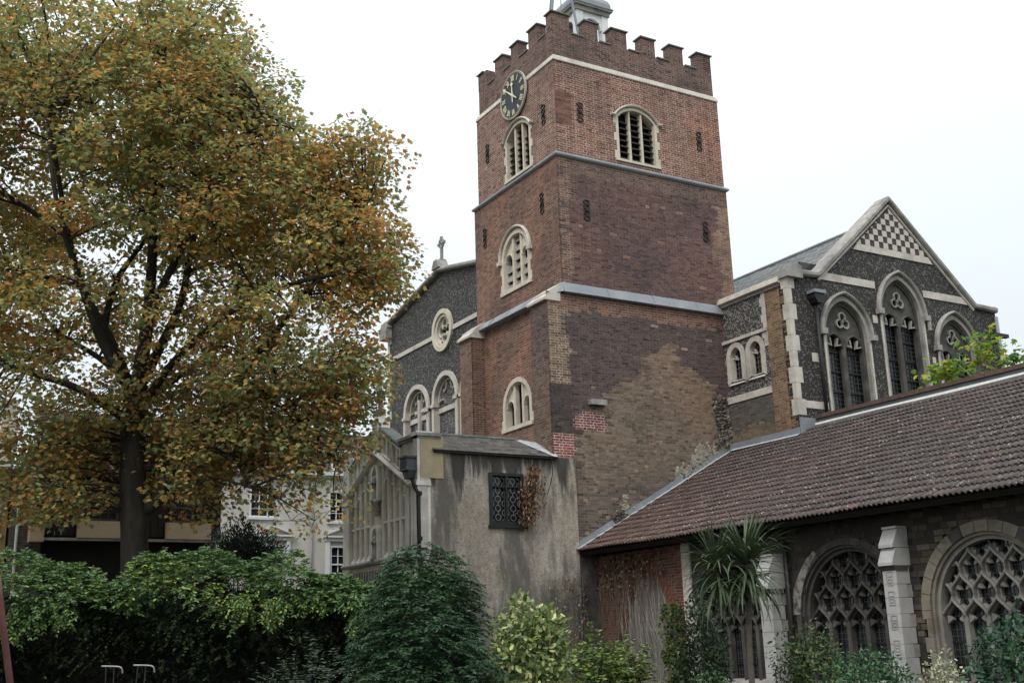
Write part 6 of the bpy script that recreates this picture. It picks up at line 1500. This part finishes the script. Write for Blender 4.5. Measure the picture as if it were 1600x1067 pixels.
for k in range(70):
    y = random.uniform(-3.1, -.9); z1 = random.uniform(2.4, 3.4)-.4*abs(y+2); s_.tube(smooth([(XW-.10, y, z1), (XW-.13, y+random.gauss(0, .12), z1-.7), (XW-.06, y+random.gauss(0, .2), z1-random.uniform(1.2, 2.2))], 3), .004, 4)
s_.build('pale_stems', mat('bleached_stem', (.42, .39, .34), (.3, .27, .23), scale=9, bump=0), dv, kind='stuff')
leaves('dead_leaves', P, .085, OVAL, [(.24, .13, .08), (.15, .085, .055), (.30, .19, .12), (.08, .05, .035)], M['dead'], dv, droop=1.3)
n = 500; P = np.column_stack((RNG.uniform(-.9, .3, n), RNG.uniform(-.2, -.06, n), 1.0+RNG.random(n)*2.3)); leaves('dead_leaves', P, .07, OVAL, [(.2, .13, .08), (.12, .08, .055), (.28, .24, .14)], M['dead'], dv, droop=1.0)
s_ = MB()
for k in range(26): x = random.uniform(-1.1, .2); s_.tube(smooth([(x, -.08, random.uniform(2.4, 3.6)), (x+random.gauss(0, .06), -.12, 1.8), (x+random.gauss(0, .08), -.08, .6)], 3), .006, 4)
s_.build('wall_stems', M['wire'], dv, kind='stuff')
# cabbage palm: each sword leaf its own object
pm = thing('cabbage_palm', (-7.12, -14.92, 0), 'cabbage palm with a burst of long sword leaves in front of the cloister', 'palm')
MB().tube(smooth([(-7.10, -14.93, 0), (-7.14, -14.90, 1.2), (-7.08, -14.92, 2.2), (-7.10, -14.93, 2.62)], 4), [.05, .046, .043, .042, .041, .04, .04, .04, .04, .04, .04, .042, .05], 10).build('trunk', mat('palm_bark', (.12, .105, .085), (.07, .06, .05), scale=6, bump=.7, bscale=20, stretch=(1, 1, 3)), pm, smooth=True)
MB().tube(smooth([(-7.10, -14.92, 2.05), (-7.25, -14.83, 2.3), (-7.38, -14.74, 2.5)], 4), .04, 8).build('side_stem', M['bark'], pm, smooth=True)
bl = {}
def blade(el, L0, dr_, wd):
    key = (round(el/12), round(L0*8), round(dr_*4))
    if key in bl: return bl[key]
    P = []; x = z = 0; n = 9; e = R(el); F = []
    for i in range(n+1):
        t = i/n; w = wd*(min(1, .45+t*2.2))*(1-t**2.6)+.001
        P += [(x, -w, z+w*.35), (x, 0, z), (x, w, z+w*.35)]
        x += math.cos(e)*L0/n; z += math.sin(e)*L0/n; e -= R(dr_*(.3+1.5*t)*100/n)
    for i in range(n): F += [(3*i, 3*i+1, 3*i+4, 3*i+3), (3*i+1, 3*i+2, 3*i+5, 3*i+4)]
    me = bpy.data.meshes.new('sword_leaf'); me.from_pydata(P, [], F); me.materials.append(M['blade']); me.polygons.foreach_set('use_smooth', [True]*len(F)); bl[key] = me; return me
for hx, n, Ls_ in (((-7.10, -14.93, 2.50), 210, .80), ((-7.42, -14.72, 2.46), 140, .66)):
    for k in range(n):
        el = random.choice((random.uniform(40, 85), random.uniform(5, 55), random.uniform(-50, 10))); L0 = Ls_*random.uniform(.75, 1.12)
        o = link('sword_leaf', blade(el, L0, random.uniform(.3, 1.2) if el < 55 else random.uniform(.1, .5), random.uniform(.014, .021)), pm)
        o.location = Vector(hx)+Vector((0, 0, -.22*random.random() if el < 10 else 0))-ORG[pm.name]; o.rotation_euler = (random.uniform(-.1, .1), 0, random.uniform(0, 2*math.pi))
# fig tree looking over the coping
fg = thing('fig_tree', (8.2, -6.9, 0), 'bright green fig tree leaning over the cloister roof coping', 'fig tree')
MB().tube(smooth([(8.6, -7.6, 0), (8.4, -7.4, 5), (8.1, -7.5, 7.6), (8.0, -7.7, 8.6)], 3), [.12, .1, .09, .08, .07, .06, .05, .045, .04, .03], 8).build('trunk', M['stone_grey'], fg, smooth=True)
big = {}
def bigleaf(kc):
    if kc in big: return big[kc]
    sh = np.array([(0, 0), (.30, .05), (.42, .28), (.20, .38), (.36, .72), (.12, .62), (0, 1), (-.12, .62), (-.36, .72), (-.20, .38), (-.42, .28), (-.30, .05)]); c_ = [(.20, .32, .05), (.29, .38, .06), (.10, .21, .06), (.42, .42, .07)][kc]
    P = [(x*.26, y*.26, -.05*(abs(x)*2+y*y)) for x, y in sh]; me = bpy.data.meshes.new('leaf'); me.from_pydata(P, [], [tuple(range(12))])
    at = me.attributes.new('tint', 'FLOAT_COLOR', 'FACE'); at.data.foreach_set('color', [*c_, 1]); me.materials.append(M['leaf']); big[kc] = me; return me
for cc_, r_s, n in (((7.9, -7.9, 8.65), (.45, .55, .50), 75), ((7.9, -6.75, 8.36), (.45, .75, .34), 120), ((8.0, -8.6, 8.25), (.4, .5, .3), 40)):
    for k in range(n):
        p = Vector([cc_[i]+random.gauss(0, .5)*r_s[i] for i in range(3)])
        if p.z < 7.9: p.z = 7.9+random.random()*.2
        o = link('leaf', bigleaf(random.choice((0, 0, 1, 2, 3))), fg); o.location = p-ORG[fg.name]; o.rotation_euler = (random.uniform(-.9, .3), random.uniform(-.5, .5), random.uniform(0, 6.28)); s__ = random.uniform(.7, 1.25); o.scale = (s__,)*3
s_ = MB()
for c_ in ((7.9, -7.9, 8.9), (7.9, -6.6, 8.3), (8.0, -8.8, 8.4), (7.8, -7.2, 8.4)): s_.tube([(8.05, -7.6, 7.8), c_], [.03, .012], 6)
s_.build('branches', M['stone_grey'], fg, kind='stuff')
bush('background_tree', (9.0, -9.9, 8.2), (.9, 1.15, .85), 5200, .10, [(.05, .08, .035), (.09, .12, .04), (.2, .2, .06)], 'dull green small-leaved tree behind the coping at the right edge', 'tree', mat_=M['leaf'], lump=.3, shell=.3)
# foreground bits
o = single(MB().tube([(-16.777, -22.563, 0), (-17.098, -22.374, 1.80), (-17.112, -22.366, 1.88)], .0115, 10), 'red_pole', M['redpaint'], 'thin dull red pole leaning at the left edge of the picture', 'pole', smooth=True)
def handle(px, py, lbl, lean):
    t_ = thing('metal_handle', (px, py, 0), lbl, 'garden frame', 'bent metal handles')
    e = r3; q = Vector((px, py, 1.505))
    MB().tube(smooth([q-e*.10, q+e*.0-Vector((0, 0, .004)), q+e*.075-Vector((0, 0, .012)), q+e*.10-Vector((0, 0, .035)), q+e*.108-Vector((0, 0, .075))], 4), .0085, 7).build('rail', M['galv'], t_, smooth=True)
    for s_ in (-.055, .022): MB().tube([q+e*s_-Vector((0, 0, .01)), q+e*(s_+lean)-Vector((0, 0, 1.5))], .006, 6).build('leg', M['twig'], t_)
handle(-15.19, -14.90+.02, 'bent grey metal handle on two legs, the left one before the dark hedge', .02); handle(-14.93, -15.06, 'bent grey metal handle on two legs, the right one before the dark hedge', -.09)
# planter wall and beds
mb = MB(); x = 0
pl = thing('planter_wall', (-1.2, -3.0, 0), 'low stone planter wall at the foot of the blocked arch', 'low wall')
for k in range(6):
    for r in range(3): MB().wbox((-2.0+.0, -1.2-k*.55-(.2 if r % 2 else 0)-.54, r*.2+.003), (-1.75, -1.2-k*.55-(.2 if r % 2 else 0), r*.2+.197)).build('stone', M['stone_grey'], pl)
bd = MB(); bd.box(gfr, -17, .7, -19, -.1, 0, .004); tag(single(bd, 'garden_bed', M['soil'], None, None, 'structure'), kind='structure')
